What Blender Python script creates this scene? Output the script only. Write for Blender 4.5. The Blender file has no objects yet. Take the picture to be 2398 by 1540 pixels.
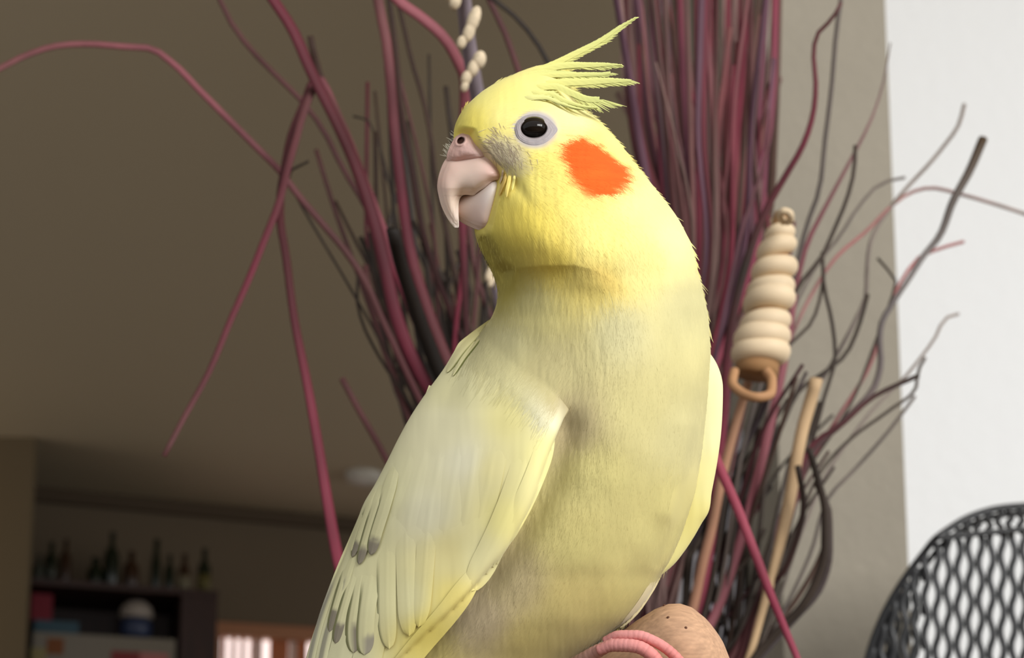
import bpy, bmesh, math, random
import numpy as np
from mathutils import Vector, Matrix
random.seed(7)
rng = np.random.default_rng(7)
SC = bpy.context.scene
COL = SC.collection

# ------------------------------------------------------------------ camera
F, PCX, PCY = 2770.0, 1199.0, 1600.0      # focal length and principal point in photo pixels
PITCH = math.radians(7.0)
CAM = np.array([0.0, 0.0, 0.9])
FW = np.array([0, math.cos(PITCH), math.sin(PITCH)])
UP = np.array([0, -math.sin(PITCH), math.cos(PITCH)])
RT = np.array([1.0, 0, 0])
cam = bpy.data.cameras.new('camera')
cam.sensor_width = 36.0
cam.lens = F / 2398 * 36.0
cam.shift_y = (PCY - 770) / 2398
cam.clip_start = 0.02
cam.dof.use_dof = True
cam.dof.focus_distance = 0.272
cam.dof.aperture_fstop = 18.0
camo = bpy.data.objects.new('camera', cam)
COL.objects.link(camo)
camo.location = CAM
camo.rotation_euler = (math.pi / 2 + PITCH, 0, 0)
SC.camera = camo

# ------------------------------------------------------------------ world, lights, exposure
SC.view_settings.view_transform = 'Standard'
SC.view_settings.look = 'None'
SC.view_settings.exposure = 0.0
SC.view_settings.gamma = 1.0
SC.view_settings.use_curve_mapping = False
W = bpy.data.worlds.new('world'); SC.world = W
W.use_nodes = True
W.node_tree.nodes['Background'].inputs[0].default_value = (0.97, 0.98, 1.0, 1)
W.node_tree.nodes['Background'].inputs[1].default_value = 0.72

def area(name, loc, target, sx, sy, power, colour=(1, 1, 1)):
    l = bpy.data.lights.new(name, 'AREA'); l.shape = 'RECTANGLE'; l.size = sx; l.size_y = sy
    l.energy = power; l.color = colour
    o = bpy.data.objects.new(name, l); COL.objects.link(o)
    o.location = loc
    o.rotation_euler = (Vector(target) - Vector(loc)).to_track_quat('-Z', 'Y').to_euler()
    return o
# three panes of one tall window, to the right and behind the photographer
for k, dx in enumerate((-0.42, 0.0, 0.42)):
    area('window_daylight', (1.25 + dx * 0.6, -1.15 + dx * 0.8, 1.62), (0.05, 0.35, 1.0), 0.36, 0.8, 15.5, (1.0, 0.985, 0.96))

# unseen fill light behind the white wall, added to brighten the ceiling
area('ceiling_fill_light', (3.1, 3.4, 1.5), (-.5, 3.6, 1.9), 1.6, 1.2, 24.0, (1.0, 0.97, 0.92))
# a warm lamp in the kitchen, out of view on the left
pl_ = bpy.data.lights.new('kitchen_lamp', 'POINT'); pl_.energy = 4.0; pl_.color = (1.0, .72, .40); pl_.shadow_soft_size = .12
plo = bpy.data.objects.new('kitchen_lamp', pl_); COL.objects.link(plo); plo.location = (-3.1, 4.3, 2.0)

# ------------------------------------------------------------------ helpers
def P(px, py, d):
    """photo pixel + distance along the optical axis -> world point(s)"""
    px, py, d = np.broadcast_arrays(np.asarray(px, float), np.asarray(py, float), np.asarray(d, float))
    return CAM + d[..., None] * (FW + ((px - PCX) / F)[..., None] * RT + ((PCY - py) / F)[..., None] * UP)

def ray(px, py):
    return FW + (px - PCX) / F * RT + (PCY - py) / F * UP

def mesh_obj(name, verts, faces, mat=None, parent=None, cols=None, smooth=True, uv=None):
    me = bpy.data.meshes.new(name)
    verts = np.asarray(verts, float)
    me.from_pydata(verts.tolist(), [], faces if isinstance(faces, list) else faces.tolist())
    if cols is not None:
        ca = me.color_attributes.new('Col', 'FLOAT_COLOR', 'POINT')
        c4 = np.ones((len(verts), 4), np.float32); c4[:, :3] = np.clip(cols, 0, 1)
        ca.data.foreach_set('color', c4.ravel())
    if uv is not None:
        at = me.attributes.new('fuv', 'FLOAT_VECTOR', 'POINT')
        u3 = np.zeros((len(verts), 3), np.float32); u3[:, :2] = uv
        at.data.foreach_set('vector', u3.ravel())
    if smooth:
        me.polygons.foreach_set('use_smooth', np.ones(len(me.polygons), bool))
    me.update()
    if mat: me.materials.append(mat)
    o = bpy.data.objects.new(name, me); COL.objects.link(o)
    if parent is not None:
        o.parent = parent
        o.matrix_parent_inverse = parent_mats[parent.name]
    return o
parent_mats = {}

def empty(name, loc, label, cat, group=None):
    o = bpy.data.objects.new(name, None); COL.objects.link(o); o.location = loc
    o.empty_display_size = 0.02
    o['label'] = label; o['category'] = cat
    if group: o['group'] = group
    parent_mats[o.name] = Matrix.Translation(Vector(loc)).inverted()
    return o

def sub(o):
    parent_mats.setdefault(o.name, parent_mats_for(o)); return o
def parent_mats_for(o):
    m = Matrix.Identity(4)
    return m

def tag(o, label, cat, group=None):
    o['label'] = label; o['category'] = cat
    if group: o['group'] = group
    return o

def structure(o):
    o['kind'] = 'structure'; return o

def lin(r, g, b):
    f = lambda c: (c / 255 / 12.92) if c / 255 <= 0.04045 else ((c / 255 + 0.055) / 1.055) ** 2.4
    return np.array([f(r), f(g), f(b)])

def material(name, col=(0.5, 0.5, 0.5), rough=0.6, attr=False, noise=None, bump=None, spec=0.4,
             sss=0.0, coat=0.0, emit=None, emit_strength=0.0, sheen=0.0, metal=0.0, streak=None, transl=0.0):
    m = bpy.data.materials.new(name); m.use_nodes = True
    nt = m.node_tree; b = nt.nodes['Principled BSDF']; L = nt.links.new
    b.inputs['Roughness'].default_value = rough
    b.inputs['Specular IOR Level'].default_value = spec
    b.inputs['Metallic'].default_value = metal
    b.inputs['Coat Weight'].default_value = coat
    b.inputs['Sheen Weight'].default_value = sheen
    if sss:
        b.inputs['Subsurface Weight'].default_value = sss
        b.inputs['Subsurface Radius'].default_value = (1.0, 0.5, 0.3)
        b.inputs['Subsurface Scale'].default_value = 0.0025
    base = None
    if attr:
        a = nt.nodes.new('ShaderNodeAttribute'); a.attribute_name = 'Col'; base = a.outputs['Color']
    tc = nt.nodes.new('ShaderNodeTexCoord')
    if noise:                                     # (scale, amount, stretch xyz)
        sc, amt, st = noise
        mp = nt.nodes.new('ShaderNodeMapping'); mp.inputs['Scale'].default_value = st
        L(tc.outputs['Object'], mp.inputs[0])
        n = nt.nodes.new('ShaderNodeTexNoise'); n.inputs['Scale'].default_value = sc; n.inputs['Detail'].default_value = 5
        L(mp.outputs[0], n.inputs['Vector'])
        mx = nt.nodes.new('ShaderNodeMix'); mx.data_type = 'RGBA'; mx.blend_type = 'MULTIPLY'
        mx.inputs['Factor'].default_value = 1.0
        rp = nt.nodes.new('ShaderNodeMapRange'); rp.inputs['From Min'].default_value = 0.3; rp.inputs['From Max'].default_value = 0.7
        rp.inputs['To Min'].default_value = 1 - amt; rp.inputs['To Max'].default_value = 1 + amt * 0.4
        L(n.outputs['Fac'], rp.inputs['Value'])
        if base is not None: L(base, mx.inputs['A'])
        else: mx.inputs['A'].default_value = (*col, 1)
        L(rp.outputs[0], mx.inputs['B']); base = mx.outputs['Result']
    if streak:                                    # fine barb lines across a feather, from its own coordinates
        a2 = nt.nodes.new('ShaderNodeAttribute'); a2.attribute_name = 'fuv'
        mp2 = nt.nodes.new('ShaderNodeMapping'); mp2.inputs['Scale'].default_value = (streak[0], streak[1], 1)
        L(a2.outputs['Vector'], mp2.inputs[0])
        n2 = nt.nodes.new('ShaderNodeTexNoise'); n2.inputs['Scale'].default_value = 1; n2.inputs['Detail'].default_value = 3
        L(mp2.outputs[0], n2.inputs['Vector'])
        bp = nt.nodes.new('ShaderNodeBump'); bp.inputs['Strength'].default_value = streak[2]; bp.inputs['Distance'].default_value = 0.0004
        L(n2.outputs['Fac'], bp.inputs['Height']); L(bp.outputs[0], b.inputs['Normal'])
    if base is not None: L(base, b.inputs['Base Color'])
    else: b.inputs['Base Color'].default_value = (*col, 1)
    if bump:
        sc, st, dist = bump
        n = nt.nodes.new('ShaderNodeTexNoise'); n.inputs['Scale'].default_value = sc; n.inputs['Detail'].default_value = 4
        L(tc.outputs['Object'], n.inputs['Vector'])
        bp = nt.nodes.new('ShaderNodeBump'); bp.inputs['Strength'].default_value = st; bp.inputs['Distance'].default_value = dist
        L(n.outputs['Fac'], bp.inputs['Height']); L(bp.outputs[0], b.inputs['Normal'])
    if emit is not None:
        b.inputs['Emission Color'].default_value = (*emit, 1); b.inputs['Emission Strength'].default_value = emit_strength
    return m

def ci(x, xs, ys):
    """smooth (Catmull-Rom) 1-D interpolation"""
    xs = np.asarray(xs, float); ys = np.asarray(ys, float); x = np.clip(np.asarray(x, float), xs[0], xs[-1])
    m = np.gradient(ys, xs)
    dl = np.diff(ys) / np.diff(xs)                # limit the slopes so that no overshoot appears
    for i in range(len(xs)):
        lo = abs(dl[max(i - 1, 0)]); hi = abs(dl[min(i, len(dl) - 1)])
        if i in (0, len(xs) - 1): continue
        if dl[i - 1] * dl[i] <= 0: m[i] = 0
        else: m[i] = np.sign(m[i]) * min(abs(m[i]), 3 * min(lo, hi))
    k = np.clip(np.searchsorted(xs, x, side='right') - 1, 0, len(xs) - 2)
    h = xs[k + 1] - xs[k]; t = (x - xs[k]) / h
    return ((2*t**3 - 3*t**2 + 1) * ys[k] + (t**3 - 2*t**2 + t) * h * m[k]
            + (-2*t**3 + 3*t**2) * ys[k + 1] + (t**3 - t**2) * h * m[k + 1])

def spline(pts, n):
    """smooth polyline through points (any dimension)"""
    pts = np.asarray(pts, float)
    s = np.r_[0, np.cumsum(np.linalg.norm(np.diff(pts[:, :2], axis=0), axis=1) + 1e-6)]
    q = np.linspace(0, s[-1], n)
    return np.stack([ci(q, s, pts[:, k]) for k in range(pts.shape[1])], 1), s[-1]

_perm = rng.random((256, 256))
def vnoise(x, y):
    x = np.asarray(x, float); y = np.asarray(y, float)
    xi = np.floor(x).astype(int); yi = np.floor(y).astype(int); fx = x - xi; fy = y - yi
    fx = fx*fx*(3-2*fx); fy = fy*fy*(3-2*fy)
    g = lambda a, b: _perm[a % 256, b % 256]
    return ((g(xi, yi)*(1-fx) + g(xi+1, yi)*fx)*(1-fy) + (g(xi, yi+1)*(1-fx) + g(xi+1, yi+1)*fx)*fy) - 0.5

def sdist(px, py, poly, closed=True):
    """distance to a polygon (positive inside) or to an open line"""
    px = np.asarray(px, float); py = np.asarray(py, float)
    poly = np.asarray(poly, float); n = len(poly)
    d = np.full(px.shape, 1e9); inside = np.zeros(px.shape, bool)
    for i in range(n if closed else n - 1):
        a = poly[i]; b = poly[(i + 1) % n]; e = b - a
        t = np.clip(((px - a[0]) * e[0] + (py - a[1]) * e[1]) / (e @ e), 0, 1)
        d = np.minimum(d, np.hypot(px - a[0] - t * e[0], py - a[1] - t * e[1]))
        if closed:
            c = (a[1] > py) != (b[1] > py)
            with np.errstate(divide='ignore', invalid='ignore'):
                xx = (b[0] - a[0]) * (py - a[1]) / (b[1] - a[1] + 1e-12) + a[0]
            inside ^= c & (px < xx)
    return np.where(inside, d, -d) if closed else d

def sstep(a, b, x):
    t = np.clip((x - a) / (b - a), 0, 1); return t*t*(3-2*t)

def idw(px, py, anchors, p=3.0):
    """blend anchored values; anchors = [(x, y, v0, v1, ...)]"""
    A = np.asarray(anchors, float)
    num = np.zeros(px.shape + (A.shape[1] - 2,)); den = np.zeros(px.shape)
    for a in A:
        w = 1.0 / ((px - a[0])**2 + (py - a[1])**2 + 900.0) ** (p / 2)
        num += w[..., None] * a[2:]; den += w
    return num / den[..., None]

def grid_faces(ny, nx, wrap=True):
    i, j = np.meshgrid(np.arange(ny - 1), np.arange(nx if wrap else nx - 1), indexing='ij')
    a = i * nx + j; b = i * nx + (j + 1) % nx
    return np.stack([a, b, b + nx, a + nx], -1).reshape(-1, 4)

def box(name, c, s, mat, parent=None, rz=0.0, bevel=0.0):
    bm = bmesh.new(); bmesh.ops.create_cube(bm, size=1)
    bmesh.ops.scale(bm, vec=s, verts=bm.verts)
    if bevel: bmesh.ops.bevel(bm, geom=bm.edges[:], offset=bevel, segments=2, affect='EDGES')
    bmesh.ops.rotate(bm, cent=(0, 0, 0), matrix=Matrix.Rotation(rz, 3, 'Z'), verts=bm.verts)
    bmesh.ops.translate(bm, vec=c, verts=bm.verts)
    me = bpy.data.meshes.new(name); bm.to_mesh(me); bm.free()
    me.materials.append(mat)
    o = bpy.data.objects.new(name, me); COL.objects.link(o)
    if parent is not None: o.parent = parent; o.matrix_parent_inverse = parent_mats.get(parent.name, Matrix.Identity(4))
    return o

def prism(name, foot, z0, z1, mat, parent=None):
    n = len(foot)
    v = [(x, y, z0) for x, y in foot] + [(x, y, z1) for x, y in foot]
    f = [list(range(n))[::-1], list(range(n, 2 * n))] + [[i, (i + 1) % n, (i + 1) % n + n, i + n] for i in range(n)]
    return mesh_obj(name, v, f, mat, parent, smooth=False)

def lathe(name, prof, loc, mat, parent=None, n=20):
    """profile = [(radius, z)] turned about the vertical axis"""
    th = np.linspace(0, 2 * math.pi, n, endpoint=False)
    v = np.array([[r * math.cos(t), r * math.sin(t), z] for r, z in prof for t in th]) + np.asarray(loc)
    f = grid_faces(len(prof), n).tolist() + [list(range(n))[::-1], list(range((len(prof) - 1) * n, len(prof) * n))]
    return mesh_obj(name, v, f, mat, parent)

def tube_geo(pts, rad, nr=8, flat=1.0, twist=0.0, cap=True):
    """sweep an (elliptic) ring along 3-D points; the wide axis lies roughly across the view"""
    pts = np.asarray(pts, float); n = len(pts)
    rad = np.broadcast_to(np.asarray(rad, float), (n,))
    T = np.gradient(pts, axis=0); T /= np.linalg.norm(T, axis=1)[:, None] + 1e-12
    A = np.cross(T, FW); A /= np.linalg.norm(A, axis=1)[:, None] + 1e-9
    B = np.cross(T, A)
    tw = np.broadcast_to(np.asarray(twist, float), (n,))
    A2 = A * np.cos(tw)[:, None] + B * np.sin(tw)[:, None]; B2 = np.cross(T, A2)
    th = np.linspace(0, 2 * math.pi, nr, endpoint=False)
    v = pts[:, None, :] + rad[:, None, None] * (np.cos(th)[None, :, None] * A2[:, None, :] + flat * np.sin(th)[None, :, None] * B2[:, None, :])
    v = v.reshape(-1, 3); f = grid_faces(n, nr).tolist()
    if cap: f += [list(range(nr))[::-1], list(range((n - 1) * nr, n * nr))]
    return v, f

def merge(geos):
    vs, fs, o = [], [], 0
    for v, f in geos:
        vs.append(np.asarray(v)); fs += [[i + o for i in q] for q in f]; o += len(v)
    return np.concatenate(vs), fs

# ------------------------------------------------------------------ materials
M = {}
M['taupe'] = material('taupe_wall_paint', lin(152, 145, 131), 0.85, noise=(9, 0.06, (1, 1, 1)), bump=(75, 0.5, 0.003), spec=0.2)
M['ceiling'] = material('ceiling_paint', lin(186, 172, 146), 0.9, bump=(60, 0.35, 0.003), spec=0.15)
M['white_wall'] = material('white_wall_paint', (0.89, 0.91, 0.925), 0.85, bump=(55, 0.5, 0.003), spec=0.2)
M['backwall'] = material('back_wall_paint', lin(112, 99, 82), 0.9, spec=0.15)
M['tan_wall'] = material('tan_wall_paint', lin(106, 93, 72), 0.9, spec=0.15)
M['floor'] = material('floor_carpet', lin(120, 105, 88), 0.95, noise=(40, 0.2, (1, 1, 1)))
M['dark_wood'] = material('dark_red_wood', lin(50, 26, 18), 0.5, noise=(6, 0.4, (8, 8, 1)))
M['fridge'] = material('fridge_enamel', lin(112, 104, 90), 0.4)
M['white_enamel'] = material('white_enamel', lin(205, 200, 188), 0.35)
M['frame_wood'] = material('window_frame_wood', lin(176, 120, 84), 0.5)
M['slat'] = material('blind_slat', lin(190, 110, 66), 0.6)
M['slat_white'] = material('blind_slat_white', lin(220, 190, 175), 0.6)
M['daylight'] = material('window_pane_daylight', (0.9, 0.9, 0.9), 0.3, emit=(1.0, 0.95, 0.93), emit_strength=1.05)
M['black_metal'] = material('black_powder_coat', (0.018, 0.019, 0.021), 0.45, spec=0.5)
M['attr'] = material('dried_plant', attr=True, rough=0.65, noise=(60, 0.25, (1, 1, 0.3)), spec=0.25)
M['plumage'] = material('plumage', attr=True, rough=0.8, spec=0.12, sheen=0.15)
M['feather'] = material('flight_feather', attr=True, rough=0.7, spec=0.2, streak=(9, 90, 0.15))
M['horn'] = material('beak_horn', attr=True, rough=0.42, spec=0.4, sss=0.15)
M['skin'] = material('bare_skin', attr=True, rough=0.6, spec=0.3, sss=0.12, bump=(900, 0.4, 0.0003))
M['eye'] = material('eye_dark_brown', (0.010, 0.006, 0.004), 0.04, spec=0.3)
M['perch'] = material('perch_wood', attr=True, rough=0.75, noise=(220, 0.22, (1, 5, 5)), bump=(300, 0.4, 0.0004), spec=0.2)
M['tan'] = material('tan_cane', lin(222, 200, 166), 0.6, noise=(45, 0.14, (1, 1, 2)), spec=0.3)
M['vase'] = material('grey_glazed_vase', lin(96, 92, 92), 0.35)
M['table'] = material('table_wood', lin(110, 75, 50), 0.5, noise=(8, 0.3, (1, 10, 1)))
M['paint_white'] = material('cabinet_white', lin(228, 228, 236), 0.5)

# ------------------------------------------------------------------ room shell
CEIL = 2.6
def hit_z(px, py, z):
    r = ray(px, py); return CAM + r * ((z - CAM[2]) / r[2])
WA, WB = hit_z(70, 1142, CEIL), hit_z(800, 1214, CEIL)
WE = (WB - WA)[:2]; WE /= np.linalg.norm(WE)             # along the back wall
WN = np.array([WE[1], -WE[0]])                            # out of the back wall, into the room
WANG = math.atan2(WE[1], WE[0])
def on_wall(px, py, off=0.0):
    """where a photo ray meets the back wall plane moved 'off' metres into the room"""
    r = ray(px, py); o = WA[:2] + WN * off
    return CAM + r * (((o - CAM[:2]) @ WN) / (r[:2] @ WN))
def wallxy(s, off): return WA[:2] + WE * s + WN * off
def s_of(p): return (np.asarray(p)[:2] - WA[:2]) @ WE

structure(prism('floor', [(-5, -9), (7, -9), (7, 8.2), (-5, 8.2)], -0.1, 0.0, M['floor']))
structure(prism('ceiling', [(-5, -0.4), (3.2, -0.4), (3.2, 8.2), (-5, 8.2)], CEIL, CEIL + 0.1, M['ceiling']))
# back wall, left open where the window stands
w0, w1 = on_wall(506, 1452), on_wall(760, 1462)
sw0, sw1, ztop = s_of(w0), s_of(w1) + 0.35, w0[2]
def wall_piece(s0, s1, z0, z1):
    a, b, c, d = wallxy(s0, 0), wallxy(s1, 0), wallxy(s1, -0.15), wallxy(s0, -0.15)
    n = [(*a, z0), (*b, z0), (*c, z0), (*d, z0), (*a, z1), (*b, z1), (*c, z1), (*d, z1)]
    return np.array(n), [[3, 2, 1, 0], [4, 5, 6, 7], [0, 1, 5, 4], [1, 2, 6, 5], [2, 3, 7, 6], [3, 0, 4, 7]]
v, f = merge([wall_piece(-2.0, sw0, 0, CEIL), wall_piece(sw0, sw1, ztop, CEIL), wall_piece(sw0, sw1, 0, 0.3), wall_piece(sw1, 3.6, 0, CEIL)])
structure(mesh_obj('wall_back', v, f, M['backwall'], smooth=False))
# dark strip along the top of the back wall
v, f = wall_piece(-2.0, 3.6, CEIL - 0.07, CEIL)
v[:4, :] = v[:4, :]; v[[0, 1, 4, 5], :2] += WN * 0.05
structure(mesh_obj('top_strip_1', v, f, material('dark_strip', lin(84, 70, 54), 0.8), smooth=False))
# left wall: its end stands at the left edge of the picture
e = P(66, 1300, 5.1)
structure(prism('wall_left', [(e[0], 5.0), (e[0] - 2.2, 5.0), (e[0] - 2.2, 5.03), (e[0], 5.03)], 0, CEIL, M['tan_wall']))
# right wall stub: its end face is the taupe strip, its left face runs away from the camera
xl, xr, yw = 0.85 * (1836 - PCX) / F, 0.85 * (2135 - PCX) / F, 0.84
structure(prism('wall_right', [(xl, yw), (xr, yw), (xr, 1.5), (xl, 1.5)], 0, CEIL, M['taupe']))
structure(prism('wall_front', [(xr, 1.35), (3.2, 1.35), (3.2, 1.5), (xr, 1.5)], 0, CEIL, M['white_wall']))
structure(prism('baseboard_right', [(xr, 1.335), (3.2, 1.335), (3.2, 1.35), (xr, 1.35)], 0, 0.09, M['paint_white']))

# window with vertical blind
win = bpy.data.objects.new('window_1', None); COL.objects.link(win); win['kind'] = 'structure'
parent_mats['window_1'] = Matrix.Identity(4)
def wall_box(name, s0, s1, z0, z1, o0, o1, mat, parent=None):
    a, b, c, d = wallxy(s0, o1), wallxy(s1, o1), wallxy(s1, o0), wallxy(s0, o0)
    n = [(*a, z0), (*b, z0), (*c, z0), (*d, z0), (*a, z1), (*b, z1), (*c, z1), (*d, z1)]
    return mesh_obj(name, n, [[3, 2, 1, 0], [4, 5, 6, 7], [0, 1, 5, 4], [1, 2, 6, 5], [2, 3, 7, 6], [3, 0, 4, 7]], mat, parent, smooth=False)
wall_box('pane', sw0, sw1, 0.3, ztop, -0.14, -0.13, M['daylight'], win)
wall_box('head_rail', sw0, sw1, ztop - 0.075, ztop, -0.11, -0.02, M['frame_wood'], win)
wall_box('window_frame', sw0, sw0 + 0.03, 0.3, ztop - 0.075, -0.12, -0.01, M['frame_wood'], win)
wall_box('window_sill', sw0, sw1, 0.28, 0.31, -0.12, 0.04, M['frame_wood'], win)
for a, b, mk in ((508, 513, 'slat'), (525, 535, 'slat'), (548, 558, 'slat'), (570, 580, 'slat'), (593, 600, 'slat'), (601, 617, 'slat_white'), (617, 621, 'slat'),
                 (639, 662, 'slat'), (662, 684, 'slat'), (685, 702, 'slat_white'), (702, 727, 'slat'), (752, 775, 'slat'), (790, 812, 'slat')):
    s0, s1 = s_of(on_wall(a, 1500)), s_of(on_wall(b, 1500))
    wall_box('slat', s0, s1, 0.34, ztop - 0.03, -0.09, -0.085, M[mk], win)

# smoke alarm on the ceiling
pa = hit_z(852, 1108, CEIL)
fx = lathe('smoke_alarm', [(0.005, CEIL - 0.052), (0.05, CEIL - 0.05), (0.075, CEIL - 0.04), (0.09, CEIL - 0.012), (0.09, CEIL)], (pa[0], pa[1], 0), M['white_enamel'], n=28)
tag(fx, 'round white smoke alarm on the dim ceiling left of the bird', 'smoke alarm')

# ------------------------------------------------------------------ kitchen end of the room, far left
OFF = 0.62
def zy(px, py, off=OFF): return on_wall(px, py, off)[2]
sL, sR = s_of(on_wall(57, 1400, OFF)), s_of(on_wall(511, 1400, OFF))
zT = zy(280, 1366)
fridge_top = zy(240, 1484)
sFl, sFr = s_of(on_wall(66, 1500, OFF)), s_of(on_wall(412, 1500, OFF))
base = wallxy((sL + sR) / 2, 0.3)
cab = empty('kitchen_cabinet', (*base, 0), 'dark red-brown wooden cabinet surround with bottles on top, far left', 'cabinet')
wall_box('top_board', sL, sR, zT - 0.03, zT, 0.005, OFF, M['dark_wood'], cab)
wall_box('side_panel', sFr + 0.02, sR, 0, zT - 0.03, 0.005, OFF - 0.01, M['dark_wood'], cab)
wall_box('back_panel', sL + 0.02, sFr + 0.02, fridge_top + 0.01, zT - 0.03, 0.005, 0.02, M['dark_wood'], cab)
wall_box('side_panel', sL, sL + 0.02, 0, zT - 0.03, 0.005, OFF - 0.01, M['dark_wood'], cab)
fr = empty('refrigerator', (*wallxy((sFl + sFr) / 2, 0.3), 0), 'dim grey-beige refrigerator in the dark wooden cabinet, bottom left', 'refrigerator')
wall_box('body', sFl + 0.02, sFr, 0.02, fridge_top, 0.03, OFF - 0.06, M['fridge'], fr)
wall_box('door', sFl + 0.02, sFr, 0.75, fridge_top - 0.005, OFF - 0.055, OFF - 0.01, M['fridge'], fr)
wall_box('door', sFl + 0.02, sFr, 0.06, 0.74, OFF - 0.055, OFF - 0.01, M['fridge'], fr)
for k, (x0, x1, y0, y1, c, nm) in enumerate(((110, 150, 1492, 1530, (120, 72, 40), 'brown'), (262, 330, 1522, 1580, (120, 50, 50), 'reddish'), (330, 395, 1526, 1585, (165, 105, 100), 'pink'), (75, 110, 1515, 1560, (140, 130, 90), 'olive'))):
    a, b = s_of(on_wall(x0, 1500, OFF)), s_of(on_wall(x1, 1500, OFF))
    o = wall_box('fridge_note', a, b, zy(x0, y1), zy(x0, y0), OFF - 0.0099, OFF - 0.007, material('paper_' + nm, lin(*c), 0.8))
    tag(o, nm + ' paper note stuck on the refrigerator door', 'note')
# things lying on the refrigerator
def stand(px, off): return wallxy(s_of(on_wall(px, 1470, off)), off)
q = stand(318, 0.5); r = 0.075
pl = empty('lidded_jar', (*q, fridge_top), 'dark blue jar with a round white lid on top of the refrigerator', 'jar')
lathe('jar_body', [(0.05, fridge_top + 0.001), (0.072, fridge_top + 0.02), (0.074, fridge_top + 0.07), (0.06, fridge_top + 0.10)], (*q, 0), material('navy_glaze', lin(46, 56, 84), 0.4), pl)
lathe('lid', [(0.06, fridge_top + 0.10), (0.078, fridge_top + 0.105), (0.072, fridge_top + 0.15), (0.045, fridge_top + 0.18), (0.008, fridge_top + 0.192)], (*q, 0), material('jar_lid', lin(150, 140, 130), .5), pl)
wall_box_tag = []
s_ = s_of(on_wall(95, 1430, 0.45))
tag(wall_box('red_box', s_ - 0.04, s_ + 0.05, fridge_top + 0.066, fridge_top + 0.19, 0.35, 0.5, material('crimson_card', lin(120, 30, 44), 0.7)), 'crimson box stacked on a teal tin above the refrigerator', 'box')
s_ = s_of(on_wall(130, 1460, 0.45))
tag(wall_box('teal_tin', s_ - 0.09, s_ + 0.10, fridge_top + 0.001, fridge_top + 0.065, 0.3, 0.52, material('teal_tin', lin(40, 74, 88), 0.5)), 'flat teal tin lying on the refrigerator, under the crimson box', 'tin')
# bottles on the cabinet
bm_dark = material('dark_green_glass', lin(22, 30, 18), 0.2); bm_brown = material('brown_glass', lin(52, 32, 18), 0.25)
bm_clear = material('pale_glass', lin(62, 64, 56), 0.25); bm_cream = material('cream_label', lin(116, 108, 86), 0.6); bm_yel = material('mustard_label', lin(88, 80, 38), 0.6)
def bottle(px, top, wpx, neck, mat, lab, cat='bottle', capmat=None, band=None):
    q = stand(px, 0.45); D = np.linalg.norm(q); s = D / F
    h = max(zy(px, top, 0.45) - zT, 0.08); R = wpx / 2 * s; r = neck / 2 * s
    o = empty('bottle', (*q, zT), lab, cat, 'bottles on the kitchen cabinet')
    lathe('glass', [(R * .9, zT + .001), (R, zT + .01), (R, zT + h * .55), (R * .8, zT + h * .66), (r, zT + h * .76), (r, zT + h * .94)], (*q, 0), mat, o, 14)
    lathe('cap', [(r * 1.1, zT + h * .94), (r * 1.1, zT + h)], (*q, 0), capmat or mat, o, 12)
    if band: lathe('paper_label', [(R * 1.02, zT + h * .1), (R * 1.02, zT + h * .45)], (*q, 0), band, o, 14)
bottle(84, 1300, 24, 9, bm_clear, 'small pale bottle at the left end of the cabinet top')
bottle(112, 1268, 26, 10, bm_dark, 'tall green-black bottle with pale label, second from the left end', band=bm_clear)
bottle(146, 1262, 24, 9, bm_brown, 'brown bottle beside the wide gap on the cabinet top, left side')
bottle(218, 1305, 34, 16, bm_dark, 'squat dark flask against the tall black bottle')
bottle(255, 1245, 34, 11, bm_dark, 'tallest near-black bottle in the middle of the cabinet top')
bottle(302, 1290, 36, 13, bm_brown, 'stout brown bottle right of the tallest black bottle')
bottle(360, 1262, 22, 13, bm_dark, 'slim dark green bottle standing right of the stout brown bottle')
bottle(392, 1298, 24, 10, bm_dark, 'short dark bottle just left of the cream-labelled bottle')
bottle(427, 1296, 26, 11, bm_brown, 'brown bottle with a cream label on the cabinet top', band=bm_cream)
bottle(474, 1284, 30, 12, bm_dark, 'dark bottle with a mustard label, last on the right of the cabinet', band=bm_yel)

# white low cabinet between the bouquet and the taupe wall
wc = empty('white_cupboard', (0.14, 1.02, 0), 'low white painted cupboard seen through the dark twigs, beside the taupe wall', 'cupboard')
zc = (CAM + ray(1800, 1050) * (1.0 / ray(1800, 1050)[1]))[2]
x0, x1 = 0.98 * (1640 - PCX) / F, xl - 0.004
prism('body', [(x0, 0.96), (x1, 0.96), (x1, 1.30), (x0, 1.30)], 0, zc - 0.02, M['paint_white'], wc)
prism('top_board', [(x0 - 0.008, 0.95), (x1, 0.95), (x1, 1.305), (x0 - 0.008, 1.305)], zc - 0.02, zc, M['paint_white'], wc)
prism('door', [(x0 + 0.01, 0.945), (x1 - 0.01, 0.945), (x1 - 0.01, 0.96), (x0 + 0.01, 0.96)], 0.08, zc - 0.04, M['paint_white'], wc)

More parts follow.
